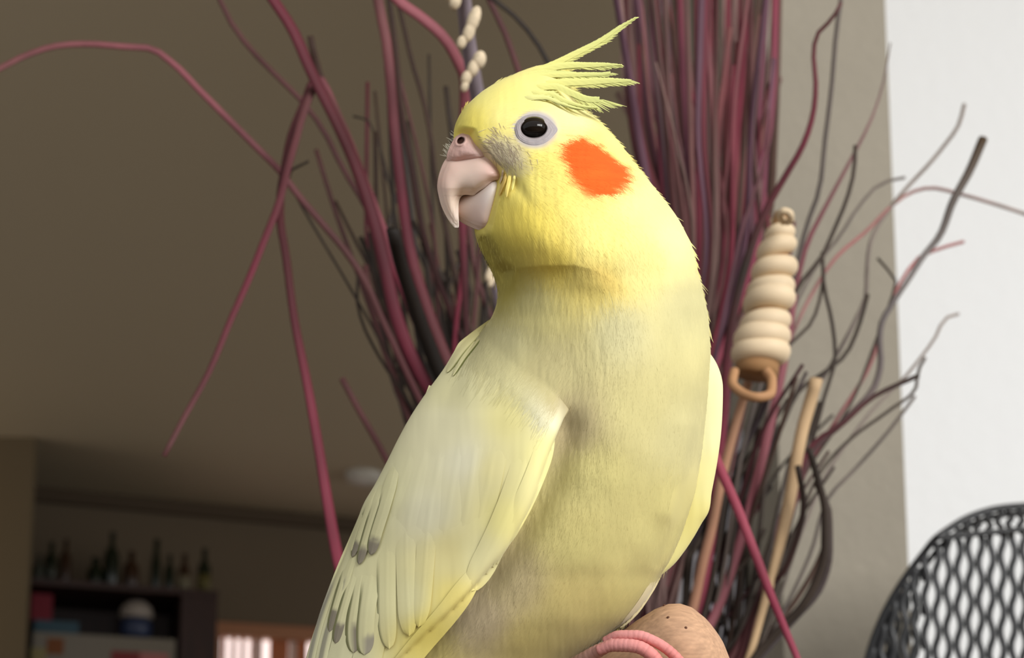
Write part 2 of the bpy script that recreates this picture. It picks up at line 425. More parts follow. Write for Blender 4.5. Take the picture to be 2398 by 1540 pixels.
# ------------------------------------------------------------------ table, vase and perch stand (below the picture)
TZ = 0.66
tb = empty('side_table', (-0.02, 0.48, 0), 'small wooden side table under the bouquet and perch', 'table')
prism('table_top', [(-0.24, 0.2), (0.145, 0.2), (0.145, 0.80), (-0.24, 0.80)], TZ - 0.03, TZ, M['table'], tb)
for x, y in ((-0.22, 0.22), (0.125, 0.22), (0.125, 0.78), (-0.22, 0.78)):
    prism('leg', [(x - .018, y - .018), (x + .018, y - .018), (x + .018, y + .018), (x - .018, y + .018)], 0, TZ - 0.03, M['table'], tb)
VB = P(1500, 1800, 0.56)                                  # where the stems gather
vz = VB[2]
vs = lathe('vase', [(0.045, TZ + 0.001), (0.062, TZ + 0.03), (0.068, TZ + 0.10), (0.055, vz - 0.05), (0.042, vz - 0.02), (0.046, vz), (0.041, vz), (0.037, vz - 0.03), (0.045, vz - 0.08), (0.01, vz - 0.10)], (VB[0], VB[1], 0), M['vase'], n=32)
tag(vs, 'grey glazed vase holding the dried grasses behind the bird', 'vase')

# ------------------------------------------------------------------ the cockatiel
S0 = 0.27 / F                                              # metres per pixel at the bird
D0 = 0.285
ROWS = [  # py, left, right
 (150, 1284, 1292), (153, 1262, 1304), (158, 1245, 1312), (166, 1221, 1322), (177, 1196, 1330), (190, 1168, 1334), (205, 1142, 1338), (222, 1119, 1342), (245, 1095, 1352), (262, 1081, 1372), (280, 1071, 1401),
 (300, 1064, 1420), (330, 1062, 1448), (370, 1075, 1477), (400, 1092, 1501), (440, 1106, 1534), (475, 1110, 1562),
 (510, 1110, 1587), (545, 1112, 1606), (575, 1121, 1620), (610, 1138, 1629), (640, 1153, 1635), (665, 1162, 1643), (690, 1166, 1648),
 (720, 1160, 1655), (740, 1152, 1658), (765, 1136, 1661), (800, 1112, 1663), (850, 1078, 1665), (900, 1045, 1664), (980, 1000, 1658),
 (1080, 960, 1646), (1150, 935, 1634), (1220, 905, 1612), (1280, 880, 1588), (1320, 865, 1567), (1350, 852, 1545),
 (1380, 842, 1528), (1410, 830, 1508), (1450, 815, 1472), (1480, 803, 1432), (1510, 792, 1390), (1540, 780, 1345),
 (1600, 755, 1270), (1700, 712, 1130), (1800, 660, 980), (1880, 630, 860), (1930, 640, 770), (1950, 680, 720)]
ROWS = np.array(ROWS, float)
CREASE = [(1080, 548), (1112, 546), (1140, 552), (1158, 585), (1172, 612), (1196, 630), (1223, 626), (1272, 622), (1343, 620), (1389, 631), (1443, 660), (1500, 705), (1560, 740)]
BREAST_EDGE = [(1198, 634), (1188, 655), (1176, 680), (1164, 705), (1150, 745)]
NECKPOLY = [(1060, 538), (1112, 545), (1140, 551), (1158, 585), (1172, 612), (1196, 632), (1188, 655), (1176, 680), (1164, 703), (1120, 730), (1080, 640)]
CHEEK = [(1307, 341), (1325, 325), (1345, 321), (1366, 321), (1398, 338), (1439, 364), (1462, 391), (1473, 423), (1453, 443), (1428, 457), (1389, 458), (1357, 446), (1335, 428), (1321, 388), (1305, 360)]

def bl(py): return ci(py, ROWS[:, 0], ROWS[:, 1])
def br(py): return ci(py, ROWS[:, 0], ROWS[:, 2])
def boff(py): return ci(py, [150, 500, 640, 800, 1200, 1600, 1950], [0, 0, 12, 36, 40, 60, 90])   # axis depth
def bk(py): return ci(py, [150, 300, 500, 640, 900, 1300, 1600, 1950], [.74, .74, .76, .80, .80, .74, .7, .6])

HOLE = [1.0]                                               # the socket is cut into the body only
def relief(px, py):
    """bumps of the plumage, in pixels towards the camera"""
    line = np.array(CREASE, float)
    yc = np.interp(px, line[:, 0], line[:, 1])
    t = yc - py
    fade = 1 - sstep(1300, 1480, px)
    up = np.where(t > 0, np.exp(-np.clip(t, 0, None) / 80.0), np.exp(np.clip(t, None, 0) / 22.0))
    r = 9 * up * fade
    nk = sdist(px, py, NECKPOLY)
    r -= 30 * sstep(-14, 22, nk)
    # jaw: a lobe of cheek feathers below and behind the beak
    jaw = np.hypot((px - 1235) / 85.0, (py - 530) / 105.0)
    r += 14 * np.exp(-jaw**2)
    r -= 7 * np.exp(-(((px - 1200) * .8 - (py - 425) * .6) / 16)**2 - (((px - 1200) * .6 + (py - 425) * .8) / 60)**2)
    # the face is hollow where the beak is set in
    r -= 30 * sstep(-8, 14, sdist(px, py, [(1000, 312), (1085, 301), (1110, 306), (1118, 328), (1137, 352), (1168, 388), (1181, 412), (1172, 440), (1160, 480), (1150, 525), (1138, 545), (1050, 560)]))
    # eye socket and brow
    r -= 9 * np.exp(-(np.hypot((px - 1250) / 50, (py - 302) / 40))**2)
    r += 7 * np.exp(-(np.hypot((px - 1275) / 75, (py - 250) / 16))**2)
    r -= HOLE[0] * 34 * (1 - sstep(.75, 1.08, np.hypot((px - 1250) / 32.0, (py - 300.5) / 23.5)))
    # hollow between the eye and the cere
    r -= 8 * np.exp(-(np.hypot((px - 1165) / 50, (py - 345) / 36))**2)
    # breast: soft lumps, a keel, and the hollow beside the wing
    body = sstep(640, 760, py)
    r += body * (20 * vnoise(px / 150.0 + 3, py / 130.0) + 7 * vnoise(px / 60.0, py / 75.0 + 9))
    r += body * 14 * np.exp(-((px - (1500 - (py - 700) * .18)) / 90.0)**2) * (1 - sstep(1100, 1350, py))
    r += (1 - body) * (5 * vnoise(px / 60.0, py / 60.0))
    ridge = sdist(px, py, [(1330, 950), (1316, 1040), (1280, 1140), (1225, 1240), (1150, 1345), (1060, 1450), (960, 1560)], closed=False)
    r -= 22 * np.exp(-(ridge / 40.0)**2) * sstep(940, 1010, py)
    # second fold on the flank towards the far wing
    fl = sdist(px, py, [(1655, 900), (1640, 1000), (1615, 1110), (1590, 1220), (1545, 1320)], closed=False)
    r -= 10 * np.exp(-(fl / 14.0)**2)
    r += 12 * np.exp(-(sdist(px, py, [(1610, 1000), (1600, 1100), (1570, 1200)], closed=False) / 28.0)**2)
    # fine ruffles
    r += .9 * vnoise(px / 9.0, py / 40.0) + .6 * vnoise(px / 5.0 + 40, py / 22.0)
    return r

def bdepth(px, py, rel=True):
    l, r_ = bl(py), br(py); cx, hw = (l + r_) / 2, (r_ - l) / 2
    c = np.clip((px - cx) / np.maximum(hw, 1), -1, 1); s = np.sqrt(1 - c * c)
    q = bk(py) * hw * s
    if rel: q = q + relief(px, py) * sstep(0.0, 0.6, s)
    return D0 + (boff(py) - q) * S0

BODY_COL = [  # belly, neck and wing-hollow anchors: own tint plus painted-in shade
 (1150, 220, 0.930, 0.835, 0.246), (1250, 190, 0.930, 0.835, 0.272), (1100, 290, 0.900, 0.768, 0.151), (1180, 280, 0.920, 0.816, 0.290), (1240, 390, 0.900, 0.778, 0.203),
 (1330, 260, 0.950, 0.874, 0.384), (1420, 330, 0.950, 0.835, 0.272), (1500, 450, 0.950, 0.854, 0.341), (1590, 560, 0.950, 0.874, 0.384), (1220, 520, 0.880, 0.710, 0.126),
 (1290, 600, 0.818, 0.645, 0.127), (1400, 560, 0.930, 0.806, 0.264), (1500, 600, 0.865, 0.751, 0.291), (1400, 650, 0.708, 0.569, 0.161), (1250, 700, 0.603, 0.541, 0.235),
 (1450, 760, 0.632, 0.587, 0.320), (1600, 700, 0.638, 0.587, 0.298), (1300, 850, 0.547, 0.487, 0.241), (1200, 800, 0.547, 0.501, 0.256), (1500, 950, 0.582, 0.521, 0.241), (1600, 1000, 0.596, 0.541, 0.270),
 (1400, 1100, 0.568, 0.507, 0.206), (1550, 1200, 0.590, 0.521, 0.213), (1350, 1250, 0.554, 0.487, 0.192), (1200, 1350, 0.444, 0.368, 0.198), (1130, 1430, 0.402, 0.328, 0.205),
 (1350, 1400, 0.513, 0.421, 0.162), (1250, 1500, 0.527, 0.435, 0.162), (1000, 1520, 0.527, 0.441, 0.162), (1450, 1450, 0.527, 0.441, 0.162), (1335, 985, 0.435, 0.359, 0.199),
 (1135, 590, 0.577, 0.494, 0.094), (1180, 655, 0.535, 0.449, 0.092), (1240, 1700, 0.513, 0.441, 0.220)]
FLOW = [
 (1080, 290, .45, -.9), (1150, 210, .85, -.5), (1250, 165, 1, -.15), (1330, 240, .95, .2), (1420, 330, .75, .65), (1260, 245, .95, -.05), (1250, 370, .9, .3),
 (1390, 400, .95, .28), (1190, 400, .6, .75), (1200, 480, .15, 1), (1300, 540, .4, .9), (1300, 430, .8, .6), (1480, 500, .7, .7), (1600, 600, .4, .9), (1250, 700, -.25, 1),
 (1400, 800, 0, 1), (1600, 800, .1, 1), (1250, 880, -.6, .8), (1330, 1000, -.35, .95), (1450, 1100, -.05, 1), (1600, 1100, -.2, 1),
 (1200, 1350, -.35, .95), (1400, 1400, -.5, .85), (1000, 1500, -.6, .8), (1130, 590, .15, 1), (1500, 650, .3, 1)]

def flow(px, py):
    d = idw(px, py, FLOW, 4.0); return d / (np.linalg.norm(d, axis=-1, keepdims=True) + 1e-9)

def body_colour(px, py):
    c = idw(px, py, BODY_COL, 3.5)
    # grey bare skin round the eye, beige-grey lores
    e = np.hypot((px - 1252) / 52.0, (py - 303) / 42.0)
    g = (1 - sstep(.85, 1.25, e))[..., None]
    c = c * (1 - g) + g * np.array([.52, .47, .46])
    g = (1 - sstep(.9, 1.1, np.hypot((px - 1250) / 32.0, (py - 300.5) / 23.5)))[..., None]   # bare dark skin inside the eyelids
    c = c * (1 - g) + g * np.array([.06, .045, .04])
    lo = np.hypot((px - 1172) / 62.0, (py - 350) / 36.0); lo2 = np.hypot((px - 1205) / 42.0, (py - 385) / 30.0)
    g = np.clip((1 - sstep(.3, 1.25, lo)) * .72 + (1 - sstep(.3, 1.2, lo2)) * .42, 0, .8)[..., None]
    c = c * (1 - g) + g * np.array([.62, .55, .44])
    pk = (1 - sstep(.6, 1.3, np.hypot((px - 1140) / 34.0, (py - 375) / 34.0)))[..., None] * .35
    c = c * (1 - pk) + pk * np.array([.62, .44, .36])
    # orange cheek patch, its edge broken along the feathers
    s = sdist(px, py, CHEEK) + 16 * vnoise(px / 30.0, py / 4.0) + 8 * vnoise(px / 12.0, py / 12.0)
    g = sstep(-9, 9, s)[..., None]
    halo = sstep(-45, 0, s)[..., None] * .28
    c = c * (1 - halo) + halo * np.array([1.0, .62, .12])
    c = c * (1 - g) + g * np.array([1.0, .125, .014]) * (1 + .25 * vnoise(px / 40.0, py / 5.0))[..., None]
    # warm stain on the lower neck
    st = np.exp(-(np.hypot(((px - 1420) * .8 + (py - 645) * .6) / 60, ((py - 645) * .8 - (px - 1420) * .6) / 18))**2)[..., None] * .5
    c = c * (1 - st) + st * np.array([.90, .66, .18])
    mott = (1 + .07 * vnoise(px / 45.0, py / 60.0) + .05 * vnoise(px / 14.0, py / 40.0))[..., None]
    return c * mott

bird = empty('cockatiel', P(1450, 1510, 0.272), 'yellow cockatiel with orange cheek patch and raised crest, perched on the wooden rod', 'bird')

def loft(name, ys, xl, xr, dl, dr, hf, hb, mat, parent, colfn, nth=96, relfn=None, ex=1.0, front=None):
    th = np.linspace(0, 2 * math.pi, nth, endpoint=False)
    c, s = np.cos(th), np.sin(th)
    cx, hw = (xl + xr) / 2, (xr - xl) / 2
    px = cx[:, None] + hw[:, None] * c[None]; py = np.repeat(ys[:, None], nth, 1)
    base = dl[:, None] + (dr - dl)[:, None] * (1 + c[None]) / 2
    ss = np.sign(s) * np.abs(s) ** ex
    q = np.where(s[None] > 0, hf[:, None] * ss[None], hb[:, None] * ss[None])
    if relfn is not None: q = q + np.where(s[None] > 0, relfn(px, py) * sstep(0, .6, s)[None], 0)
    dd = D0 + (base - q) * S0
    if front is not None: dd = np.where(s[None] > 1e-6, front(px, py) - (relfn(px, py) if relfn is not None else 0) * S0, dd)
    v = P(px, py, dd).reshape(-1, 3)
    f = grid_faces(len(ys), nth).tolist() + [list(range(nth)), list(range((len(ys) - 1) * nth, len(ys) * nth))[::-1]]
    f = [q_[::-1] for q_ in f]
    cols = colfn(px, py).reshape(-1, 3)
    return mesh_obj(name, v, f, mat, parent, cols)

ys = np.r_[np.arange(150, 200, 1.5), np.arange(200, 720, 3.0), np.arange(720, 1560, 4.0), np.arange(1560, 1951, 12.0)]
hw = (br(ys) - bl(ys)) / 2
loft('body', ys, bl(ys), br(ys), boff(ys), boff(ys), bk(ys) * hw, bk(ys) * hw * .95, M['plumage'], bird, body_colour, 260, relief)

# body feathers: tens of thousands of fine strands lying along the plumage
def strands(name, px, py, length, width, lift, colour, parent, seg=4, depthfn=bdepth, flowfn=flow, jit=.12, mat=None, bend=0.0, off=0.3):
    n = len(px)
    fl = flowfn(px, py); a = rng.normal(0, jit, n); ca, sa = np.cos(a), np.sin(a)
    fl = np.stack([fl[:, 0] * ca - fl[:, 1] * sa, fl[:, 0] * sa + fl[:, 1] * ca], 1)
    L = length * rng.uniform(.6, 1.25, n); Wd = width * rng.uniform(.6, 1.3, n); lf = lift * rng.uniform(.3, 1.4, n)
    V = np.zeros((n, seg + 1, 2, 3)); NV = np.zeros((n, seg + 1, 2, 3))
    bd = rng.normal(0, 1, n) * bend
    for k in range(seg + 1):
        t = k / seg
        qx = px + fl[:, 0] * L * t - fl[:, 1] * bd * t * t; qy = py + fl[:, 1] * L * t + fl[:, 0] * bd * t * t
        d = depthfn(qx, qy) - (off + lf * t ** 1.6) * S0
        e = 3.0; pa = P(qx - e, qy, depthfn(qx - e, qy)); pb = P(qx + e, qy, depthfn(qx + e, qy)); pc = P(qx, qy - e, depthfn(qx, qy - e)); pd = P(qx, qy + e, depthfn(qx, qy + e))
        nn = np.cross(pb - pa, pd - pc); nn /= np.linalg.norm(nn, axis=1)[:, None] + 1e-15; nn *= -np.sign((nn @ FW))[:, None]
        NV[:, k, 0] = nn; NV[:, k, 1] = nn
        w = Wd * (1 - t) ** .6 * (.6 + .4 * min(1, t * 4)) * .5 + .12
        V[:, k, 0] = P(qx - fl[:, 1] * w, qy + fl[:, 0] * w, d); V[:, k, 1] = P(qx + fl[:, 1] * w, qy - fl[:, 0] * w, d)
    b = (np.arange(n) * (seg + 1) * 2)[:, None]
    fs = np.concatenate([b + np.array([2 * k + 2, 2 * k + 3, 2 * k + 1, 2 * k]) for k in range(seg)], 1).reshape(-1, 4)
    col = np.repeat((colour * rng.uniform(.965, 1.03, (n, 1)))[:, None, :], (seg + 1) * 2, 1).reshape(-1, 3)
    o = mesh_obj(name, V.reshape(-1, 3), fs, mat or M['plumage'], parent, col)
    o.data.normals_split_custom_set_from_vertices(NV.reshape(-1, 3).tolist())
    o['kind'] = 'stuff'
    return o
N = 75000
sy = rng.uniform(160, 1545, N * 2); sx = bl(sy) + (br(sy) - bl(sy)) * rng.uniform(.006, .994, N * 2)
keep = (np.hypot((sx - 1250) / 60, (sy - 303) / 48) > 1) & (sdist(sx, sy, [(1025, 300), (1112, 305), (1135, 350), (1185, 400), (1170, 470), (1150, 545), (1100, 545), (1030, 500)]) < 0)
sx, sy = sx[keep][:N], sy[keep][:N]
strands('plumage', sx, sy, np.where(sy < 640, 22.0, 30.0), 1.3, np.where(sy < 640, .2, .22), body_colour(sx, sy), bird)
# bristly lore feathers between beak and eye
n = 200
bx = rng.normal(1172, 27, n); by = 345 + (bx - 1172) * .55 + rng.normal(0, 20, n)
k = (np.hypot((bx - 1252) / 55, (by - 303) / 44) > 1) & (bx > 1118)
bx, by = bx[k], by[k]
fl_l = lambda x, y: (lambda d: d / np.linalg.norm(d, axis=1, keepdims=True))(np.stack([.55 + 0 * x, .15 + (x - 1130) / 60.0], 1))
strands('facial_bristle', bx, by, 17.0, .9, .8, np.where(rng.random((len(bx), 1)) < .55, np.array([[.46, .36, .25]]), np.array([[.62, .53, .38]])), bird, flowfn=fl_l, bend=2.5, jit=.25, off=1.0)

# white wisps in front of the forehead, left of the cere
n = 50
wx = rng.uniform(1036, 1064, n); wy = 372 - (wx - 1036) * 1.9 + rng.normal(0, 5, n)
strands('forehead_wisp', wx + 14, wy, 20.0, .9, 0.0, np.tile([[.80, .78, .62]], (n, 1)), bird, depthfn=lambda x, y: 0 * x + D0 - 8 * S0,
        flowfn=lambda x, y: np.tile([[-.8, -.6]], (len(x), 1)), jit=.3)

# ---- beak
def ramp(anchors):
    return lambda px, py: idw(px, py, anchors, 3.0)
def inflate(name, poly, ys, base, qmax, k, mat, colfn, nth=96, relfn=None, qrow=None):
    """a solid whose thickness grows from its outline inwards, from rows of a closed outline"""
    poly = np.asarray(poly, float); L_, R_ = [], []
    for y in ys:
        xs = []
        for a, b in zip(poly, np.roll(poly, -1, 0)):
            if (a[1] > y) != (b[1] > y): xs.append(a[0] + (y - a[1]) * (b[0] - a[0]) / (b[1] - a[1]))
        L_.append(min(xs)); R_.append(max(xs))
    L_, R_ = np.array(L_), np.array(R_)
    th = np.linspace(0, 2 * math.pi, nth, endpoint=False); c, s = np.cos(th), np.sin(th)
    px = ((L_ + R_) / 2)[:, None] + ((R_ - L_) / 2)[:, None] * c[None]; py = np.repeat(np.asarray(ys)[:, None], nth, 1)
    q = 0
    for ox, oy in ((0, 0), (9, 0), (-9, 0), (0, 9), (0, -9), (6, 6), (-6, 6), (6, -6), (-6, -6), (16, 0), (-16, 0), (0, 16), (0, -16)):   # averaged, so that no ridge shows along the middle
        q = q + qmax / 13 * np.sqrt(np.clip(1 - np.exp(-np.clip(sdist(px + ox, py + oy, poly), 0, None) / k), 0, 1))
    q = np.minimum(q, qmax * np.sqrt(np.clip(sdist(px, py, poly), 0, None) / (k * .45)))
    if qrow is not None: q = q * qrow(py)
    off = base(px, py) - np.where(s[None] >= 0, q, -q * .9)
    if relfn is not None: off = off - np.where(s[None] > 0, relfn(px, py), 0)
    v = P(px, py, D0 + off * S0).reshape(-1, 3)
    f = grid_faces(len(ys), nth)[:, ::-1].tolist() + [list(range(nth))[::-1], list(range((len(ys) - 1) * nth, len(ys) * nth))]
    return mesh_obj(name, v, f, mat, bird, colfn(px, py).reshape(-1, 3))
UBP, _ = spline([(1052, 364), (1041, 376), (1031, 398), (1025, 421), (1023.6, 436), (1027, 458), (1033, 481), (1043, 503), (1055, 522), (1067, 533.6), (1072, 534), (1075, 529), (1074.5, 505), (1074.5, 486), (1076, 469), (1082, 459), (1092, 456.5), (1107, 458), (1120, 449), (1137, 438.6), (1148, 429), (1157, 423), (1170, 421), (1179, 412), (1174, 400), (1162, 384), (1146, 370), (1120, 360)], 150)
ys = np.r_[np.arange(364.5, 452, 1.8), np.arange(452, 456, .6), np.arange(456, 460, .12), np.arange(460, 470, .6), np.arange(470, 533.8, 1.6)]
inflate('upper_beak', UBP, ys, lambda x, y: -18 - 56 * sstep(1050, 1170, x) - 6 * sstep(380, 440, y), 58, 30, M['horn'],
     ramp([(1060, 390, .74, .50, .42), (1110, 395, .82, .62, .52), (1150, 400, .68, .44, .38), (1035, 430, .76, .50, .42), (1090, 430, .88, .71, .58), (1045, 470, .82, .62, .50), (1065, 470, .90, .74, .58), (1065, 510, .88, .70, .58), (1070, 532, .92, .82, .74), (1120, 440, .84, .69, .57), (1165, 412, .50, .28, .24)]), 110,
     qrow=lambda py: np.interp(py, [364, 440, 534], [1.0, 1.0, .55]))
LBP, _ = spline([(1150, 415), (1120, 432), (1085, 446), (1064, 460), (1060, 480), (1064, 505), (1080, 520), (1096, 529), (1118, 538), (1132, 541), (1141, 538), (1149, 527), (1154, 505), (1163, 475), (1169, 450), (1173, 432), (1168, 416)], 120)
ys = np.arange(416, 540.5, 1.6)
inflate('lower_beak', LBP, ys, lambda x, y: -2 - 66 * sstep(1075, 1165, x), 44, 22, M['horn'],
     ramp([(1150, 440, .88, .80, .72), (1100, 470, .80, .66, .58), (1150, 470, .82, .71, .67), (1120, 500, .68, .48, .40), (1080, 490, .57, .38, .29), (1100, 528, .68, .48, .38), (1140, 530, .64, .44, .36)]), 96)
CEP, _ = spline([(1090, 309), (1078, 313), (1066, 321), (1059, 332), (1052, 346), (1047, 360), (1046, 372), (1052, 381), (1070, 386), (1095, 381), (1118, 377), (1136, 374), (1144, 366), (1132, 353), (1120, 341), (1112, 328), (1107, 315), (1101, 310)], 110)
ys = np.arange(309.6, 385.6, 1.0)
def nost(px, py):
    a = math.radians(-38); x, y = px - 1079, py - 329
    u, w = (x * math.cos(a) + y * math.sin(a)) / 11.0, (-x * math.sin(a) + y * math.cos(a)) / 8.0
    return np.hypot(u, w)
def ccere(px, py):
    c = idw(px, py, [(1090, 320, .70, .45, .40), (1060, 345, .66, .41, .35), (1105, 345, .70, .50, .47), (1125, 362, .70, .52, .46), (1075, 375, .56, .30, .25), (1100, 375, .62, .37, .32), (1050, 368, .70, .48, .40)])
    g = (1 - sstep(.75, 1.05, nost(px, py)))[..., None]
    return c * (1 - g) + g * np.array([.06, .022, .014])
inflate('cere', CEP, ys, lambda x, y: -22 - 34 * sstep(1060, 1140, x) - 8 * sstep(310, 370, y), 56, 34, M['skin'], ccere, 170,
     relfn=lambda px, py: -11 * (1 - sstep(.55, 1.0, nost(px, py))) + 3.5 * np.exp(-((nost(px, py) - 1.25) / .3)**2) + 1.2 * vnoise(px / 6, py / 6))

# ---- eye
def uv_sphere(c, r, n=40):
    th = np.linspace(0, 2 * math.pi, n, endpoint=False); ph = np.linspace(0.02, math.pi - .02, n // 2)
    v = np.array([[c[0] + r * math.sin(p) * math.cos(t), c[1] + r * math.sin(p) * math.sin(t), c[2] + r * math.cos(p)] for p in ph for t in th])
    f = grid_faces(n // 2, n).tolist() + [list(range(n))[::-1], list(range((n // 2 - 1) * n, n * (n // 2)))]
    return v, f
HOLE[0] = 0.0
ed = float(bdepth(np.array(1250.), np.array(299.)))
v, f = uv_sphere((0, 0, 0), 1.0, 48)
v = P(1250, 301, ed + 26 * S0) + v[:, :1] * 39 * S0 * RT + v[:, 2:] * 30 * S0 * UP + (v[:, 1:2] * 39 + v[:, 2:] * 30 * .45) * S0 * FW
mesh_obj('eye', v, f, M['eye'], bird)
tt = np.linspace(0, 1, 26); ph = np.linspace(0, 2 * math.pi, 96, endpoint=False)
T_, PH = np.meshgrid(tt, ph, indexing='ij')
px = 1250 + 1.5 * T_ + (29.5 + (47 - 29.5) * T_) * np.cos(PH); py = 300.5 + 3 * T_ + (22 + (37 - 22) * T_) * np.sin(PH)
px = px + 8 * T_ * np.exp(-(np.minimum(PH, 2 * math.pi - PH) / .35)**2)
hgt = 2.2 * np.exp(-((T_ - .12) / .12)**2) + 3.5 * np.sin(np.clip(T_ * 1.1, 0, 1) * math.pi) + .45 * np.sin(T_ * 24 + 6 * vnoise(PH * 2, T_ * 2)) * (T_ > .2) + 1.3 - 4.0 * (T_ > .97) - 8 * np.clip(.05 - T_, 0, 1) / .05
hgt = hgt + 4 * np.clip(-np.sin(PH) * 1.3, 0, 1) * np.exp(-((T_ - .05) / .4)**2)
hgt = hgt * (1 - .55 * np.clip(np.sin(PH), 0, 1))
d = bdepth(px, py, True) - hgt * S0
rim = np.exp(-(T_ / .10)**2)[..., None]
cr = np.array([.38, .34, .345]) * (1 + .10 * vnoise(px / 5, py / 4))[..., None] * (1 - rim) + rim * np.array([.13, .10, .10])
mesh_obj('eye_ring', P(px, py, d).reshape(-1, 3), grid_faces(26, 96), M['skin'], bird, cr.reshape(-1, 3))

# ---- feathers
def feather(name, shaft, hwid, lift, depthfn, colfn, parent, tip=None, nu=46, nv=13, root_fade=.35, cup=2.0, tipround=.16, mat=None, tip_fade=1.0, edge=None):
    """one feather lying on a surface: shaft in photo pixels on that surface, half width in pixels"""
    s, Ln = spline(shaft, nu)
    t = np.linspace(0, 1, nu); tan = np.gradient(s[:, :2], axis=0); tan /= np.linalg.norm(tan, axis=1)[:, None] + 1e-9
    nrm = np.stack([-tan[:, 1], tan[:, 0]], 1)
    tr = min(.45, max(tipround, hwid * 1.5 / Ln))
    w = hwid * (0.45 + .55 * sstep(0, .35, t)) * np.where(t > 1 - tr, np.sqrt(np.clip(1 - ((t - (1 - tr)) / tr)**2, 0.0004, 1)), 1)
    vv = np.linspace(-1, 1, nv)
    px = s[:, None, 0] + nrm[:, None, 0] * w[:, None] * vv[None]; py = s[:, None, 1] + nrm[:, None, 1] * w[:, None] * vv[None]
    lf = (-5 + (lift + 5) * sstep(0, root_fade, t) * (1 - (1 - tip_fade) * sstep(.55, 1, t)))[:, None] + cup * (1 - vv[None]**2) * (.15 + .85 * sstep(0, root_fade, t))[:, None] + .6 * (np.abs(vv[None]) < .12)
    d = depthfn(px, py) - lf * S0
    col = colfn(px, py)
    if tip is not None:                                     # (start, rgb, side)
        st, rgb, sd = tip
        g = sstep(st, min(1, st + .09), t[:, None] + .05 * vnoise(px / 7, py / 9)) * (1 if sd == 0 else sstep(-.5, .4, sd * vv[None]))
        col = col * (1 - g[..., None]) + g[..., None] * np.array(rgb)
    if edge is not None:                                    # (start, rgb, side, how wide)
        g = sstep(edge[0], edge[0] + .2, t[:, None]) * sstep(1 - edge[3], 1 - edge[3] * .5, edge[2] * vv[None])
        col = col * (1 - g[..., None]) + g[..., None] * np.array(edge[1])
    uv = np.stack([np.repeat(vv[None], nu, 0) + 0 * px, np.repeat(t[:, None] * Ln / 60, nv, 1) - .6 * np.abs(vv[None])], -1).reshape(-1, 2)
    top = P(px, py, d).reshape(-1, 3); bot = P(px, py, d + 1.2 * S0 * np.sqrt(np.clip(1 - vv[None]**2, 0, 1))).reshape(-1, 3)
    nvt = nu * nv
    f = grid_faces(nu, nv, False)
    fb = f[:, ::-1] + nvt
    return mesh_obj(name, np.concatenate([top, bot]), np.concatenate([f, fb]), mat or M['feather'], parent, np.concatenate([col.reshape(-1, 3)] * 2), uv=np.concatenate([uv, uv]))

# ---- near wing
WL = np.array([(748, 1146), (765, 1122), (783, 1098), (800, 1077), (825, 1062), (860, 1041), (915, 1001), (975, 961), (1020, 936), (1080, 906), (1130, 880), (1180, 851), (1220, 836), (1280, 815), (1330, 794), (1390, 769), (1450, 745), (1510, 725), (1540, 717), (1640, 690), (1760, 665)], float)
WR = np.array([(748, 1150), (765, 1185), (783, 1225), (800, 1250), (825, 1280), (860, 1312), (915, 1338), (951, 1337), (978, 1322), (1027, 1300), (1098, 1273), (1180, 1245), (1240, 1213), (1295, 1180), (1344, 1136), (1393, 1093), (1447, 1038), (1507, 973), (1540, 938), (1640, 830), (1760, 690)], float)
def wl(y): return ci(y, WL[:, 0], WL[:, 1])
def wr(y): return ci(y, WR[:, 0], WR[:, 1])
def w_dr(y):
    inset = ci(y, [748, 900, 960, 1020, 1100, 1500, 1760], [24, 10, -8, -20, -24, -22, -10])
    return (bdepth(wr(y) - 4, y) - D0) / S0 + inset
def w_dl(y): return ci(y, [748, 860, 1100, 1400, 1760], [52, 46, 26, 10, 0])
def w_hf(y): return ci(y, [748, 780, 850, 950, 1100, 1300, 1500, 1760], [2, 22, 66, 96, 104, 78, 44, 10])
WYS = np.arange(748, 1761, 2.0); WDR = w_dr(WYS)
from_np = np.convolve(np.pad(WDR, 20, mode='edge'), np.ones(41) / 41, mode='valid')
def w_dr_s(y): return np.interp(y, WYS, from_np)
SHOULDER = [(900, 700), (1100, 735), (1147, 752), (1215, 815), (1290, 885), (1345, 950), (1380, 990)]
def wblend(px, py):
    line = np.array(SHOULDER, float)
    return sstep(0, 120, py - np.interp(px, line[:, 0], line[:, 1]))
def wdepth(px, py):
    m = wblend(px, py)
    b = bdepth(px, py); w = wdepth0(px, py); k = 14 * S0; b2 = b - 6 * S0
    h = np.clip(.5 + .5 * (b2 - w) / k, 0, 1)
    w = b2 * (1 - h) + w * h - k * h * (1 - h)               # smooth minimum: the wing lies over the flank
    return (b + 3.0 * S0) * (1 - m) + w * m
def wdepth0(px, py):
    l, r_ = wl(py), wr(py); cx, hw_ = (l + r_) / 2, (r_ - l) / 2
    c = np.clip((px - cx) / np.maximum(hw_, 1), -1, 1); s = np.sqrt(1 - c * c)
    return D0 + (w_dl(py) + (w_dr_s(py) - w_dl(py)) * (1 + c) / 2 - w_hf(py) * s ** .8) * S0
